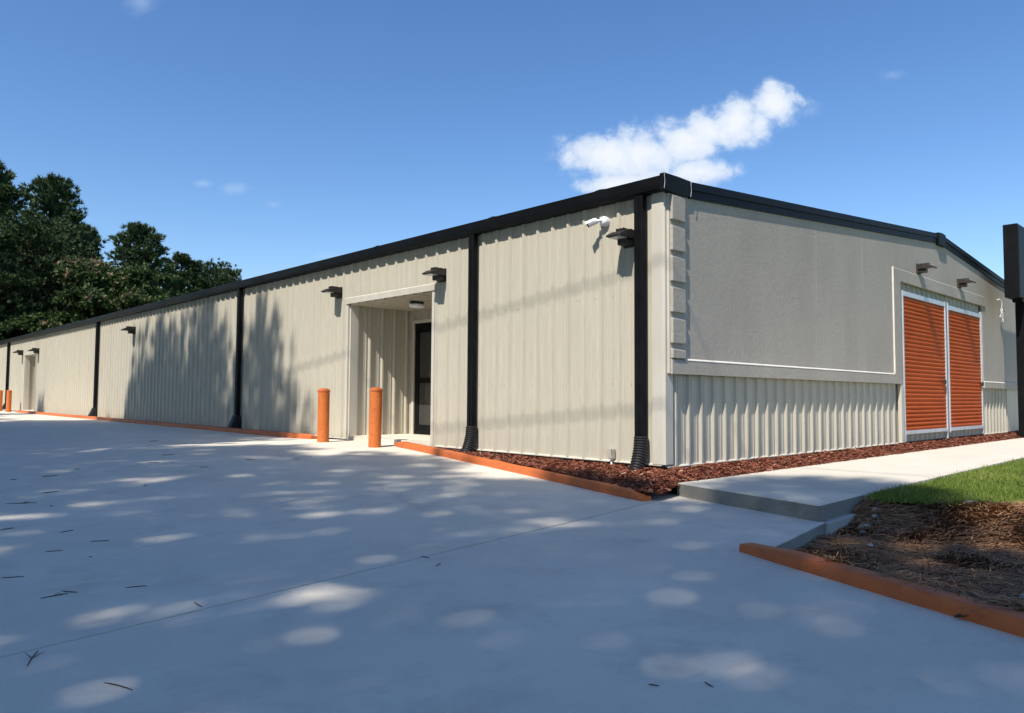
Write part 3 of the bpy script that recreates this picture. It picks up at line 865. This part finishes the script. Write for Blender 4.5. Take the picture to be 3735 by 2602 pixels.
for a, b, zb in ((8.015, 8.07, -0.01), (10.605, 10.67, -0.03), (10.79, 10.855, 0.1), (13.305, 13.37, 0.0)):
    MB().box(a, -0.088, zb, b, -0.036, 3.01).build('door_jamb', M['galv'], bld, bevel=0.005)
MB().box(10.673, -0.070, 0.0, 10.787, -0.036, 3.0).build('door_mullion', M['bronze'], bld)

# recessed entrances
def recess(y0, y1, depth, floor_z, entrance):
    ribbed_wall(0.16, depth, floor_z, LT, 0.3, 0.02, 'X', y1, -1)
    ribbed_wall(0.16, depth, floor_z, LT, 0.3, 0.02, 'X', y0, 1)
    for yy, s in ((y1, -1), (y0, 1)):
        a = yy + s * 0.036
        MB().box(0.0, min(yy, a), floor_z - 0.03, 0.165, max(yy, a), LT + 0.001).build('jamb_trim', M['trim'], bld)
        MB().box(-0.042, min(yy, yy - s * 0.07), floor_z - 0.05, -0.001, max(yy, yy - s * 0.07), LT).build('jamb_trim', M['trim'], bld)
    # head trim over the opening
    MB().prism([(-0.042, y0 - 0.10, LT + 0.0), (-0.062, y0 - 0.10, LT - 0.002), (-0.070, y0 - 0.10, LT + 0.105), (-0.042, y0 - 0.10, LT + 0.125)], (0, y1 - y0 + 0.2, 0)).build('head_trim', M['trim'], bld)
    # ribbed soffit
    pts = prof_pts(y0, y1, 0.3, 0)
    v, f = [], []
    for i, (u, h) in enumerate(pts):
        v += [(-0.04, u, LT - h * 0.7), (depth, u, LT - h * 0.7)]
        if i: f.append((2 * i - 2, 2 * i - 1, 2 * i + 1, 2 * i))
    me = bpy.data.meshes.new('soffit'); me.from_pydata(v, [], f); link('soffit', me, M['beige_metal'], bld)
    # floor slab
    MB().box(-0.02, y0, -0.3, depth + 0.3, y1, floor_z).build('recess_floor', M['concrete_new'], bld)
    # back wall over and beside the door
    dt = 2.34
    ribbed_wall(y0, y1, dt + 0.06, LT, 0.3, 0.05, 'Y', depth, -1)
    for a, b in ((y1 - 0.20, y1), (y0, y0 + 0.20)):
        MB().box(depth - 0.01, a, floor_z, depth + 0.05, b, dt + 0.06).build('back_panel', M['beige_metal'], bld)
    MB().box(depth - 0.045, y0 + 0.14, dt, depth - 0.011, y1 - 0.14, dt + 0.07).build('door_head', M['trim'], bld)
    for a, b in ((y1 - 0.20, y1 - 0.13), (y0 + 0.13, y0 + 0.20)):
        MB().box(depth - 0.045, a, floor_z, depth - 0.011, b, dt - 0.001).build('door_jamb', M['trim'], bld)
    # glazed double door in black frame
    if entrance:
        ya, yb = y0 + 0.20, y1 - 0.20
        mid = (ya + yb) / 2
        fr = MB().box(depth - 0.02, ya, dt - 0.12, depth + 0.06, yb, dt)
        d = fr.build('entrance_door', M['black'], bld)
        for a, b in ((ya, mid - 0.004), (mid + 0.004, yb)):
            MB().box(depth - 0.015, a, floor_z + 0.01, depth + 0.04, a + 0.13, dt - 0.121).build('stile', M['black'], d)
            MB().box(depth - 0.015, b - 0.13, floor_z + 0.01, depth + 0.04, b, dt - 0.121).build('stile', M['black'], d)
            MB().box(depth - 0.014, a + 0.13, floor_z + 0.01, depth + 0.04, b - 0.13, floor_z + 0.20).build('bottom_rail', M['black'], d)
            MB().box(depth - 0.014, a + 0.13, 1.10, depth + 0.04, b - 0.13, 1.21).build('middle_rail', M['black'], d)
            MB().box(depth - 0.014, a + 0.13, dt - 0.20, depth + 0.04, b - 0.13, dt - 0.121).build('top_rail', M['black'], d)
            MB().box(depth + 0.008, a + 0.13, floor_z + 0.20, depth + 0.018, b - 0.13, 1.10).build('glass_pane', M['glass'], d)
            MB().box(depth + 0.008, a + 0.13, 1.21, depth + 0.018, b - 0.13, dt - 0.20).build('glass_pane', M['glass'], d)
        MB().tube([(depth - 0.06, mid - 0.10, 0.85), (depth - 0.06, mid - 0.10, 1.35)], 0.015, 8).build('handle', M['galv'], d)
    else:
        MB().box(depth - 0.005, y0 + 0.20, floor_z, depth + 0.04, y1 - 0.20, dt).build('service_door', M['trim'], bld)
recess(A0, A1, AD, 0.045, True)
recess(B0, B1, 1.3, 0.045, False)
# ------------------------------------------------------------------ fittings on the walls
def wall_light(name, loc, rz, label, s=1.0):
    """wedge shaped wall lamp: body towards local -X"""
    r = empty('wall_light', loc, label, 'wall light', 'dark wall lights', rz)
    b = MB()
    side = [(0.0, 0.10), (-0.10, 0.115), (-0.24, 0.072), (-0.335, 0.022), (-0.34, 0.004), (-0.30, -0.006), (-0.10, -0.006), (-0.03, -0.01), (0.0, -0.01)]
    b.prism([(x * s, -0.115 * s, z * s) for x, z in side], (0, 0.23 * s, 0))
    b.build('housing', M['bronze'], r, bevel=0.007 * s)
    MB().box(-0.150 * s, -0.075 * s, -0.085 * s, -0.005, 0.075 * s, -0.0065 * s).build('driver_box', M['bronze'], r, bevel=0.008 * s)
    MB().box(-0.315 * s, -0.095 * s, -0.012 * s, -0.165 * s, 0.095 * s, -0.0062 * s).build('lens', M['lens'], r)
    MB().box(-0.008, -0.085 * s, -0.10 * s, 0.036, 0.085 * s, 0.12 * s).build('back_plate', M['bronze'], r)
    for k in (-0.05, 0.0, 0.05):
        MB().box(-0.20 * s, (k - 0.008) * s, 0.088 * s, -0.05 * s, (k + 0.008) * s, 0.122 * s).build('fin', M['bronze'], r)
    return r
X0 = -0.036
wall_light('', (X0, 0.52, 2.90), 0, 'dark wall light beside the corner downspout below the camera')
wall_light('', (X0, 4.46, 2.865), 0, 'dark wall light above the right end of the near recess')
wall_light('', (X0, 7.80, 2.89), 0, 'dark wall light above the left end of the near recess')
wall_light('', (X0, 20.5, 2.88), 0, 'lone dark wall light between downspouts at the tree shadow edge', 1.1)
wall_light('', (X0, 33.8, 2.74), 0, 'dark wall light above the right end of the far recess', 1.15)
wall_light('', (X0, 37.1, 2.78), 0, 'dark wall light above the left end of the far recess', 1.15)
YF = FY - 0.038
wall_light('', (8.93, YF, 3.53), math.pi / 2, 'dark wall light above the left orange roller door', 0.92)
wall_light('', (11.62, YF, 3.52), math.pi / 2, 'dark wall light above the right orange roller door', 0.92)

# white bullet camera
sc_cam = empty('security_camera', (-0.036, 0.93, 3.21), 'white bullet security camera high on the beige wall', 'camera')
MB().tube([(0.036, 0, 0), (-0.02, 0, 0), (-0.045, 0, 0), (-0.062, 0, 0)], [0.068, 0.068, 0.058, 0.030], 20).build('base', M['white'], sc_cam, smooth=True)
MB().tube([(-0.05, 0.0, 0.005), (-0.09, 0.02, 0.0), (-0.12, 0.055, -0.01)], [0.022, 0.020, 0.022], 10).build('arm', M['white'], sc_cam, smooth=True)
d = Vector((-0.50, 0.80, -0.36)).normalized(); c0 = Vector((-0.115, 0.03, 0.0))
bo = MB().tube([c0, c0 + d * 0.02, c0 + d * 0.13], [0.036, 0.042, 0.042], 18).build('body', M['white'], sc_cam, smooth=True)
MB().tube([c0 + d * 0.131, c0 + d * 0.148], [0.0425, 0.0425], 18).build('lens_ring', M['rubber'], sc_cam, smooth=True)
hp = MB()
sx = d.cross(Vector((0, 0, 1))).normalized(); uu = sx.cross(d)
for k in range(9):
    w = math.pi * (k / 8)
    for t in (0.03, 0.165):
        p = c0 + d * t + (sx * math.cos(w) + uu * math.sin(w)) * 0.048
        hp.v.append(tuple(p))
for k in range(8): hp.f.append((2 * k, 2 * k + 1, 2 * k + 3, 2 * k + 2))
hp.build('sun_shield', M['white'], sc_cam, recalc=False)

# soffit lamp in the near recess
sl = empty('soffit_light', (0.62, 6.05, LT - 0.02), 'round white ceiling light under the near recess soffit', 'ceiling light')
MB().tube([(0, 0, 0), (0, 0, -0.05)], [0.13, 0.13], 24).build('base', M['bronze'], sl, smooth=True)
MB().tube([(0, 0, -0.051), (0, 0, -0.085), (0, 0, -0.105), (0, 0, -0.115)], [0.155, 0.15, 0.12, 0.05], 24).build('diffuser', M['white'], sl, smooth=True)

# small white outlet on a stub of conduit
cs = empty('conduit_stub', (-0.05, 0.80, -0.10), 'short white conduit with outlet box at the wall foot', 'conduit')
MB().tube([(0, 0, 0), (0, 0, 0.13)], 0.016, 10).build('pipe', M['white'], cs, smooth=True)
MB().box(-0.035, -0.04, 0.125, 0.03, 0.035, 0.26).build('outlet_box', M['trim'], cs, bevel=0.006)
MB().prism([(-0.038, -0.038, 0.135), (-0.038, -0.032, 0.27), (-0.075, -0.050, 0.265), (-0.05, -0.040, 0.135)], (0, 0.07, 0)).build('cover', M['trim'], cs)

# tangle of white wire on the stucco
wt = MB(); wp = []
wt.tube([(0, 0, 0.52), (0.02, -0.06, 0.54), (0.10, -0.09, 0.47), (0.13, -0.08, 0.33), (0.12, -0.05, 0.25)], 0.011, 6)
rr = random.Random(5)
for k in range(7):
    q = [(0.10 + rr.uniform(-0.10, 0.16), -0.05 - rr.uniform(0, 0.09), 0.24 - 0.3 * t / 5 + rr.uniform(-0.07, 0.07)) for t in range(5)]
    wt.tube(q, 0.009, 5)
o = wt.build('wire_bundle', M['white'], None, smooth=True, loc=(14.85, FY - 0.002, 2.93))
tag(o, 'tangle of loose white wire hanging on the grey stucco', 'wire')

# ------------------------------------------------------------------ bollards
def bollard(x, y, label, tilt=(0, 0), h=1.0):
    z = drive_z(y)
    r = empty('bollard', (x, y, z), label, 'bollard', 'orange steel bollards')
    r.rotation_euler = (tilt[0], tilt[1], random.uniform(0, 6))
    MB().tube([(0, 0, -0.05), (0, 0, 0.02), (0, 0, h - 0.075)], [0.109, 0.108, 0.108], 28).build('post', M['orange_post'], r, smooth=True)
    MB().tube([(0, 0, h - 0.074), (0, 0, h - 0.06), (0, 0, h - 0.04), (0, 0, h - 0.012), (0, 0, h)], [0.110, 0.117, 0.117, 0.088, 0.06], 28).build('cap', M['orange_kerb'], r, smooth=True)
bollard(-0.72, 7.10, 'orange bollard left of the near recess by the long kerb', (0, 0.003), 1.0)
bollard(-0.60, 5.56, 'orange bollard nearest the camera in front of the near recess', (0.012, 0.012), 1.03)
bollard(-0.53, 36.95, 'far orange bollard beside the far recess', (0, 0), 1.05)
bollard(-0.50, 39.3, 'farthest orange bollard, cut by the left picture edge', (0, 0), 1.05)

# ------------------------------------------------------------------ black sign on a post
sg = empty('pole_sign', (14.33, -0.72, -0.06), 'tall black sign cabinet on a post at the right edge', 'sign')
MB().box(-0.82, -0.155, 3.40, 0.82, 0.155, 5.20).build('cabinet', M['black'], sg, bevel=0.012)
for s in (-1, 1):
    MB().box(-0.76, s * 0.156 if s > 0 else -0.162, 3.46, 0.76, 0.162 if s > 0 else -0.156, 5.14).build('face_panel', M['black'], sg)
MB().box(-0.30, -0.11, 3.33, 0.30, 0.11, 3.398).build('mounting_plate', M['black'], sg)
MB().box(-0.10, -0.10, 0, 0.10, 0.10, 3.33).build('post', M['black'], sg, bevel=0.01)

# ------------------------------------------------------------------ trees
def tuft_tris(cen, out, count, length, width, spread):
    """count needle triangles per tuft; returns verts, tones"""
    n = len(cen)
    c = np.repeat(cen, count, 0); o = np.repeat(out, count, 0)
    d = o + rng.normal(0, spread, (n * count, 3)); d /= np.linalg.norm(d, axis=1)[:, None]
    s = np.cross(d, rng.normal(0, 1, (n * count, 3))); s /= np.linalg.norm(s, axis=1)[:, None] + 1e-9
    L = length * rng.uniform(0.6, 1.25, n * count)[:, None]; w = width * rng.uniform(0.7, 1.3, n * count)[:, None]
    b = c + rng.normal(0, length * 0.15, c.shape)
    v = np.empty((n * count, 3, 3)); v[:, 0] = b - s * w; v[:, 1] = b + s * w; v[:, 2] = b + d * L
    return v.reshape(-1, 3)

def pine(seed, H, base_frac, rmax, nb, per, shape='pine', tuft=13, length=0.42, width=0.055):
    """trunk mesh (with limbs) and crown mesh for one pine of height H"""
    r = np.random.default_rng(seed)
    tb = MB()
    sway = r.normal(0, 0.25, 2)
    tp = [(sway[0] * math.sin(2.2 * t), sway[1] * math.sin(2.0 * t), H * 0.96 * t) for t in np.linspace(0, 1, 9)]
    tb.tube(tp, [0.24 * (1 - 0.93 * t) * H / 18 + 0.02 for t in np.linspace(0, 1, 9)], 8)
    cen, out = [], []
    for i in range(nb):
        t = (i + r.uniform(0, 1)) / nb
        z = H * (base_frac + (0.985 - base_frac) * t)
        if shape == 'pine':
            prof = (1 - t) ** 0.55 * (0.55 + 0.45 * min(1, t / 0.25)) * (0.72 + 0.5 * r.uniform())
        elif shape == 'broad':
            prof = (1 - t) ** 0.36 * (0.55 + 0.45 * min(1, t / 0.25)) * (0.6 + 0.7 * r.uniform())
        else:
            prof = math.sqrt(max(0.02, 1 - (2 * t - 0.85) ** 2 / 1.4)) * (0.7 + 0.5 * r.uniform())
        Lb = rmax * prof + 0.25
        az = i * 2.39996 + r.normal(0, 0.4)
        rise = 0.10 + 0.75 * t + r.normal(0, 0.12)
        x0 = np.interp(z, [p[2] for p in tp], [p[0] for p in tp]); y0 = np.interp(z, [p[2] for p in tp], [p[1] for p in tp])
        d = np.array([math.cos(az), math.sin(az), rise]); d /= np.linalg.norm(d)
        p0 = np.array([x0, y0, z]); p1 = p0 + d * Lb * 0.55; p2 = p0 + d * Lb + np.array([0, 0, 0.12 * Lb])
        tb.tube([p0, p1, p2], [0.035 + 0.012 * Lb, 0.02 + 0.006 * Lb, 0.012], 4, cap=False)
        k = max(4, int(per * (0.35 + Lb / rmax)))
        for q in range(k):
            f = 0.25 + 0.8 * r.uniform() ** 0.7
            base = p0 + d * Lb * f + np.array([0, 0, 0.12 * Lb * max(0, f - .5) * 2])
            sd = np.array([-math.sin(az), math.cos(az), 0]) * r.normal(0, 0.20 * Lb * (1.15 - 0.5 * f) + 0.10)
            c = base + sd + np.array([0, 0, r.normal(0.05, 0.16)])
            cen.append(c); o = d * 0.8 + sd * 0.4 + np.array([0, 0, 0.75]); out.append(o / np.linalg.norm(o))
    cen = np.array(cen); out = np.array(out)
    v = tuft_tris(cen, out, tuft, length, width, 0.55)
    tone = np.clip(np.repeat(r.normal(0.45, 0.2, len(cen)), tuft) + rng.normal(0, 0.12, len(cen) * tuft), 0, 1)
    return tb.mesh('trunk', smooth=True), np_mesh('crown', v, 3, M['needles'], tone)

def place_tree(name, meshes, loc, rz, s, label, cat='tree', group=None, extra=None):
    r = empty(name, loc, label, cat, group, rz)
    r.scale = (s[0], s[0], s[1]) if hasattr(s, '__len__') else (s, s, s)
    link('trunk', meshes[0], M['bark'], r)
    link('crown', meshes[1], None, r)
    if extra: link('blossom', extra, None, r)
    return r

PINE_A = pine(1, 18, 0.22, 3.9, 120, 30, 'pine', 20, 0.33, 0.038)
PINE_B = pine(2, 18, 0.20, 4.3, 125, 28, 'pine', 20, 0.33, 0.038)
PINE_C = pine(3, 18, 0.30, 3.4, 105, 30, 'pine', 20, 0.33, 0.038)
ROUND = pine(4, 14, 0.18, 4.8, 120, 32, 'round', 19, 0.31, 0.040)

# pines in view beyond the far end of the building
at = lambda az, dist: (-7.85 + math.cos(R(az)) * dist, -5.476 + math.sin(R(az)) * dist, -0.45)
G1 = 'pines beyond the building'
def tall(name, ms, az, dist, rz, wid, h, label):
    top = max(v.co.z for v in ms[1].vertices)
    place_tree(name, ms, at(az, dist), rz, (wid, h / top), label, group=G1)
tall('pine_tree', PINE_A, 81.6, 66, 0.4, 1.1, 18.8, 'tallest dark pine cut by the left picture edge')
tall('pine_tree', PINE_B, 78.3, 72, 1.9, 1.15, 19.6, 'tall dense dark pine, second from the left picture edge')
tall('pine_tree', PINE_C, 76.0, 76, 3.3, 1.0, 16.8, 'dark pine leaning out right of the tall dense pine')
tall('pine_tree', PINE_B, 73.0, 86, 4.1, 1.25, 19.2, 'lone pointed pine between the tall pines and the round tree')
tall('pine_tree', PINE_A, 70.3, 92, 2.5, 1.3, 17.4, 'lower pine right of the lone pointed pine')
tall('round_tree', ROUND, 68.0, 94, 0.8, 0.95, 17.3, 'round dark green tree ending the row above the roof edge')
tall('round_tree', ROUND, 79.6, 60, 2.2, 0.9, 13.5, 'shaded round tree low in front of the tall dark pines')
tall('round_tree', ROUND, 84.0, 58, 5.2, 1.0, 12.5, 'shaded round tree at the far left behind the roof edge')
tall('round_tree', ROUND, 74.3, 84, 1.1, 1.0, 13.5, 'low round tree filling the gap under the lone pointed pine')

# broad-leaved flowering tree with layered crown
def layered(seed, rad, z0, z1, layers, per, leaf, mat, flower=None):
    r = np.random.default_rng(seed)
    tb = MB(); C, F = [], []
    tb.tube([(0, 0, 0), (0.1, 0, z0 * 0.5), (0, 0.1, z0)], [0.2, 0.17, 0.13], 8)
    for k in range(layers):
        az = k * 2.4 + r.normal(0, 0.5); t = (k + r.uniform()) / layers
        rr_ = rad * (0.15 + 0.85 * r.uniform() ** 0.7) * (1 - 0.55 * t * t)
        c = np.array([math.cos(az) * rr_, math.sin(az) * rr_, z0 + (z1 - z0) * (t * (1 - 0.22 * (rr_ / rad) ** 2)) + r.normal(0, 0.3)])
        tb.tube([(0, 0.1, z0 * 0.8), tuple(c * np.array([.5, .5, .85])), tuple(c)], [0.07, 0.045, 0.015], 5, cap=False)
        w = rad * (0.16 + 0.20 * r.uniform()); hgt = w * (0.25 + 0.35 * r.uniform()); tx, ty = r.normal(0, 0.18, 2)
        def spread_pts(n_, lift, sd):
            a = r.uniform(0, 2 * np.pi, n_); q = np.sqrt(r.uniform(0, 1, n_)) * (0.8 + 0.35 * np.sin(3 * a + k))
            dx, dy = np.cos(a) * q * w, np.sin(a) * q * w
            return np.stack([c[0] + dx, c[1] + dy, c[2] + hgt * (1 - q * q) + tx * dx + ty * dy + lift + r.normal(0, sd, n_)], 1)
        C.append(spread_pts(per, 0, 0.16))
        if flower and r.uniform() < 0.75:
            F.append(spread_pts(int(flower * r.uniform(0.3, 1.0)), 0.16, 0.07))
    C = np.concatenate(C); up_ = np.tile(np.array([0, 0, 0.35]), (len(C), 1)) + r.normal(0, 0.6, C.shape)
    v = tuft_tris(C, up_, 4, leaf, leaf * 0.28, 0.7)
    crown = np_mesh('crown', v, 3, M[mat], np.clip(rng.normal(0.5, 0.22, len(v) // 3), 0, 1))
    bl = None
    if flower:
        F = np.concatenate(F); fv = tuft_tris(F, np.tile(np.array([0, 0, 1.0]), (len(F), 1)), 4, 0.20, 0.06, 0.8)
        bl = np_mesh('blossom', fv, 3, M['blossoms'], rng.uniform(0, 1, len(fv) // 3))
    return (tb.mesh('trunk', smooth=True), crown), bl
mm, bl = layered(21, 5.0, 3.4, 9.6, 56, 420, 0.26, 'leaves', 90)
place_tree('flowering_tree', mm, at(74.6, 56), 0.3, (1.0, 0.98), 'spreading tree with tan pink blossoms behind the roof edge', group=None, extra=bl)
mm, _ = layered(22, 2.8, 2.5, 6.3, 26, 340, 0.24, 'leaves_light')
place_tree('leafy_tree', mm, at(72.0, 58), 1.0, (1.0, 1.22), 'small light green tree right of the blossoming tree')
mm, _ = layered(23, 4.6, 2.0, 8.2, 50, 420, 0.28, 'leaves')
place_tree('leafy_tree', mm, at(79.8, 56), 1.0, (0.9, 0.72), 'mid green leafy tree left of the blossoming tree')

# pines beside the drive, left of and behind the camera: they shade the concrete and the wall
G2 = 'pines shading the drive'
SHADE = [pine(31, 26, 0.24, 4.4, 215, 9.5, 'pine', 12, 0.40, 0.047), pine(32, 26, 0.22, 4.8, 220, 9, 'pine', 12, 0.40, 0.047), pine(33, 26, 0.28, 4.0, 200, 10, 'pine', 12, 0.40, 0.047),
         pine(34, 26, 0.22, 3.9, 165, 12, 'broad', 12, 0.42, 0.05), pine(35, 26, 0.25, 3.6, 155, 13, 'broad', 12, 0.42, 0.05)]
TOPZ = [max(v.co.z for v in m_[1].vertices) for m_ in SHADE]
# x, y, width factor, height in metres, kind (0-2 thin crowns, 3-4 dense)
SH = [(-20.2, -14.7, 1.1, 26.8, 0), (-21.2, -10.8, 1.05, 27.4, 1), (-21.3, -7.8, 1.0, 29.8, 2), (-20.8, -4.6, 1.0, 26.2, 0), (-21.0, -1.2, 1.05, 26.0, 1),
      (-21.0, 1.6, 0.95, 25.3, 2), (-16.0, 6.2, 0.72, 21.4, 3), (-16.1, 7.7, 0.77, 23.8, 4), (-16.0, 10.5, 0.90, 24.3, 3), (-16.1, 13.3, 0.90, 24.4, 4), (-16.0, 15.9, 0.85, 23.3, 3), (-16.2, 18.5, 0.81, 21.0, 4),
      (-16.6, 9.1, 0.81, 22.1, 3), (-16.5, 11.9, 0.81, 22.6, 4), (-16.6, 14.6, 0.81, 22.5, 3), (-16.5, 17.1, 0.72, 21.8, 4),
      (-20.8, 21.0, 1.0, 24.0, 0), (-20.6, 25.0, 1.0, 24.0, 1), (-21.2, 27.7, 0.9, 28.4, 2), (-21.0, 31.4, 1.0, 23.6, 0), (-20.8, 35.6, 1.0, 23.8, 1), (-21.2, 40.4, 1.0, 23.8, 2)]
for i, (x, y, sx_, h_, k_) in enumerate(SH):
    place_tree('pine_tree', SHADE[k_], (x, y, -0.47), i * 1.3, (sx_, h_ / TOPZ[k_]), 'tall pine beside the drive, left of the picture, shading the concrete', group=G2)

# overhead cables whose thin shadows cross the long wall
for k, (a, b) in enumerate(((13.31, -0.117), (11.55, -0.095))):
    pts = [(-8.5, y, a + b * y) for y in np.linspace(-28, 48, 20)]
    c = MB().tube(pts, 0.013, 6).build('overhead_cable', M['rubber'])
    tag(c, ('upper' if k == 0 else 'lower') + ' overhead cable above the drive, its thin shadow slanting across the beige wall', 'cable', 'overhead cables')
for y, h in ((-28.0, 17.2), (48.0, 8.6)):
    p = empty('utility_pole', (-8.5, y, -0.47), 'wooden utility pole out of view carrying the overhead cables, ' + ('behind the camera' if y < 0 else 'far down the drive'), 'pole')
    MB().tube([(0, 0, 0), (0, 0, h)], [0.16, 0.11], 10).build('post', M['bark'], p, smooth=True)
    MB().box(-0.6, -0.05, h - 0.5, 0.6, 0.05, h - 0.38).build('cross_arm', M['bark'], p)

# ------------------------------------------------------------------ litter on the concrete
def twig(x, y, ang, L, bent=0.15, fork=False, thick=0.004):
    z = drive_z(y) + thick
    t = MB(); pts = []
    for k in range(5):
        u = k / 4 - 0.5
        pts.append((math.cos(ang) * L * u - math.sin(ang) * bent * L * (u * u - .1), math.sin(ang) * L * u + math.cos(ang) * bent * L * (u * u - .1), 0.0))
    t.tube(pts, [thick * 0.5, thick, thick, thick * 0.9, thick * 0.6], 5)
    if fork:
        for q in (0.6, -0.7):
            t.tube([pts[2], (pts[2][0] + math.cos(ang + q) * L * 0.3, pts[2][1] + math.sin(ang + q) * L * 0.3, 0.01)], [thick * .8, thick * .4], 5)
    return t.build('twig', M['bark'], loc=(x, y, z))
TW = [(-6.01, 3.03, 0.31, 0.165), (-6.35, 2.50, -0.41, 0.246), (-6.65, 1.34, 0.33, 0.100), (-6.33, 1.00, 0.38, 0.108), (-6.23, 0.51, -0.47, 0.123), (-6.55, 0.36, -0.36, 0.100), (-6.17, 2.22, -1.01, 0.04), (-6.41, 0.04, -0.32, 0.02), (-5.14, 2.99, -0.55, 0.04), (-5.76, 4.23, 0.08, 0.158), (-4.41, 4.98, -0.40, 0.148), (-4.05, 4.22, 0.11, 0.110), (-3.21, 4.71, -1.01, 0.161), (-2.62, 4.48, -1.21, 0.121), (-2.91, 9.59, 0.40, 0.229), (-3.92, 5.87, 0.11, 0.193), (-5.37, 4.73, -0.53, 0.059), (-6.12, 4.13, -1.00, 0.082), (-6.89, -0.23, -0.39, 0.118), (-6.80, -0.80, 0.10, 0.136), (-6.72, -0.76, -1.02, 0.109), (-6.41, -0.88, -0.33, 0.109), (-6.29, -1.47, -1.60, 0.119), (-7.10, -1.82, 1.18, 0.203), (-6.93, -2.38, -1.21, 0.161), (-4.71, -1.34, -1.42, 0.081), (-4.79, -1.58, 0.58, 0.102), (-5.28, -3.88, -1.97, 0.057), (-5.44, -3.74, -1.14, 0.041)]
for i, (x, y, a, L) in enumerate(TW):
    far = math.hypot(x + 7.85, y + 5.476)
    o = twig(x, y, a, L, random.uniform(-0.2, 0.2) if L > 0.06 else 0.0, fork=(i in (1, 19, 23)), thick=0.0018 + 0.00022 * far)
    tag(o, 'small dark twig lying on the shaded concrete drive', 'twig', 'twigs fallen on the drive')

def rock(x, y, z, s, label, flat=0.6):
    bm = bmesh.new(); bmesh.ops.create_icosphere(bm, subdivisions=2, radius=s)
    for v in bm.verts:
        v.co *= 1 + 0.35 * mnoise.noise(v.co * (1.3 / s) + Vector((x, y, 0)))
        v.co.z *= flat
    me = bpy.data.meshes.new('stone'); bm.to_mesh(me); bm.free()
    return tag(link('stone', me, M['stone'], None, (x, y, z)), label, 'stone')
rock(-2.52, -4.33, straw_z(-2.52, -4.33) + 0.045, 0.045, 'largest pale stone lying in the pine straw near the right edge', 0.7)
rock(-1.55, -3.05, straw_z(-1.55, -3.05) + 0.03, 0.03, 'small pale stone in the pine straw beside the step')
rock(0.05, -3.35, lawn_z(0.05, -3.35) + 0.02, 0.06, 'flat pale stone at the edge between lawn and pine straw', 0.35)
# broken concrete spilled beside the step
for i in range(16):
    t = random.random()
    x = -1.35 + 1.1 * t + random.uniform(-.06, .06); y = -2.62 - random.uniform(0, 0.22) * (1 - 0.5 * t)
    o = rock(x, y, straw_z(x, y) + 0.015, random.uniform(0.015, 0.05), 'pale chunk of broken concrete heaped beside the concrete step', 0.55)
    o.name = 'concrete_chunk'; tag(o, cat='rubble', group='broken concrete beside the step')
# dark curled leaf against the lower kerb
lf = MB()
for k in range(7):
    t = k / 6; w = 0.022 * math.sin(math.pi * min(1, t + 0.06)) + 0.001
    for s in (-1, 0, 1):
        lf.v.append((t * 0.13, s * w, 0.008 + 0.012 * (s * s) + 0.012 * math.sin(3 * t)))
for k in range(6):
    for s in (0, 1): lf.f.append((3 * k + s, 3 * k + 3 + s, 3 * k + 4 + s, 3 * k + 1 + s))
o = lf.build('fallen_leaf', M['bark'], loc=(-3.62, -4.25, -0.262), recalc=False); o.rotation_euler.z = -1.0
tag(o, 'dark curled leaf on the drive beside the lower kerb', 'leaf')
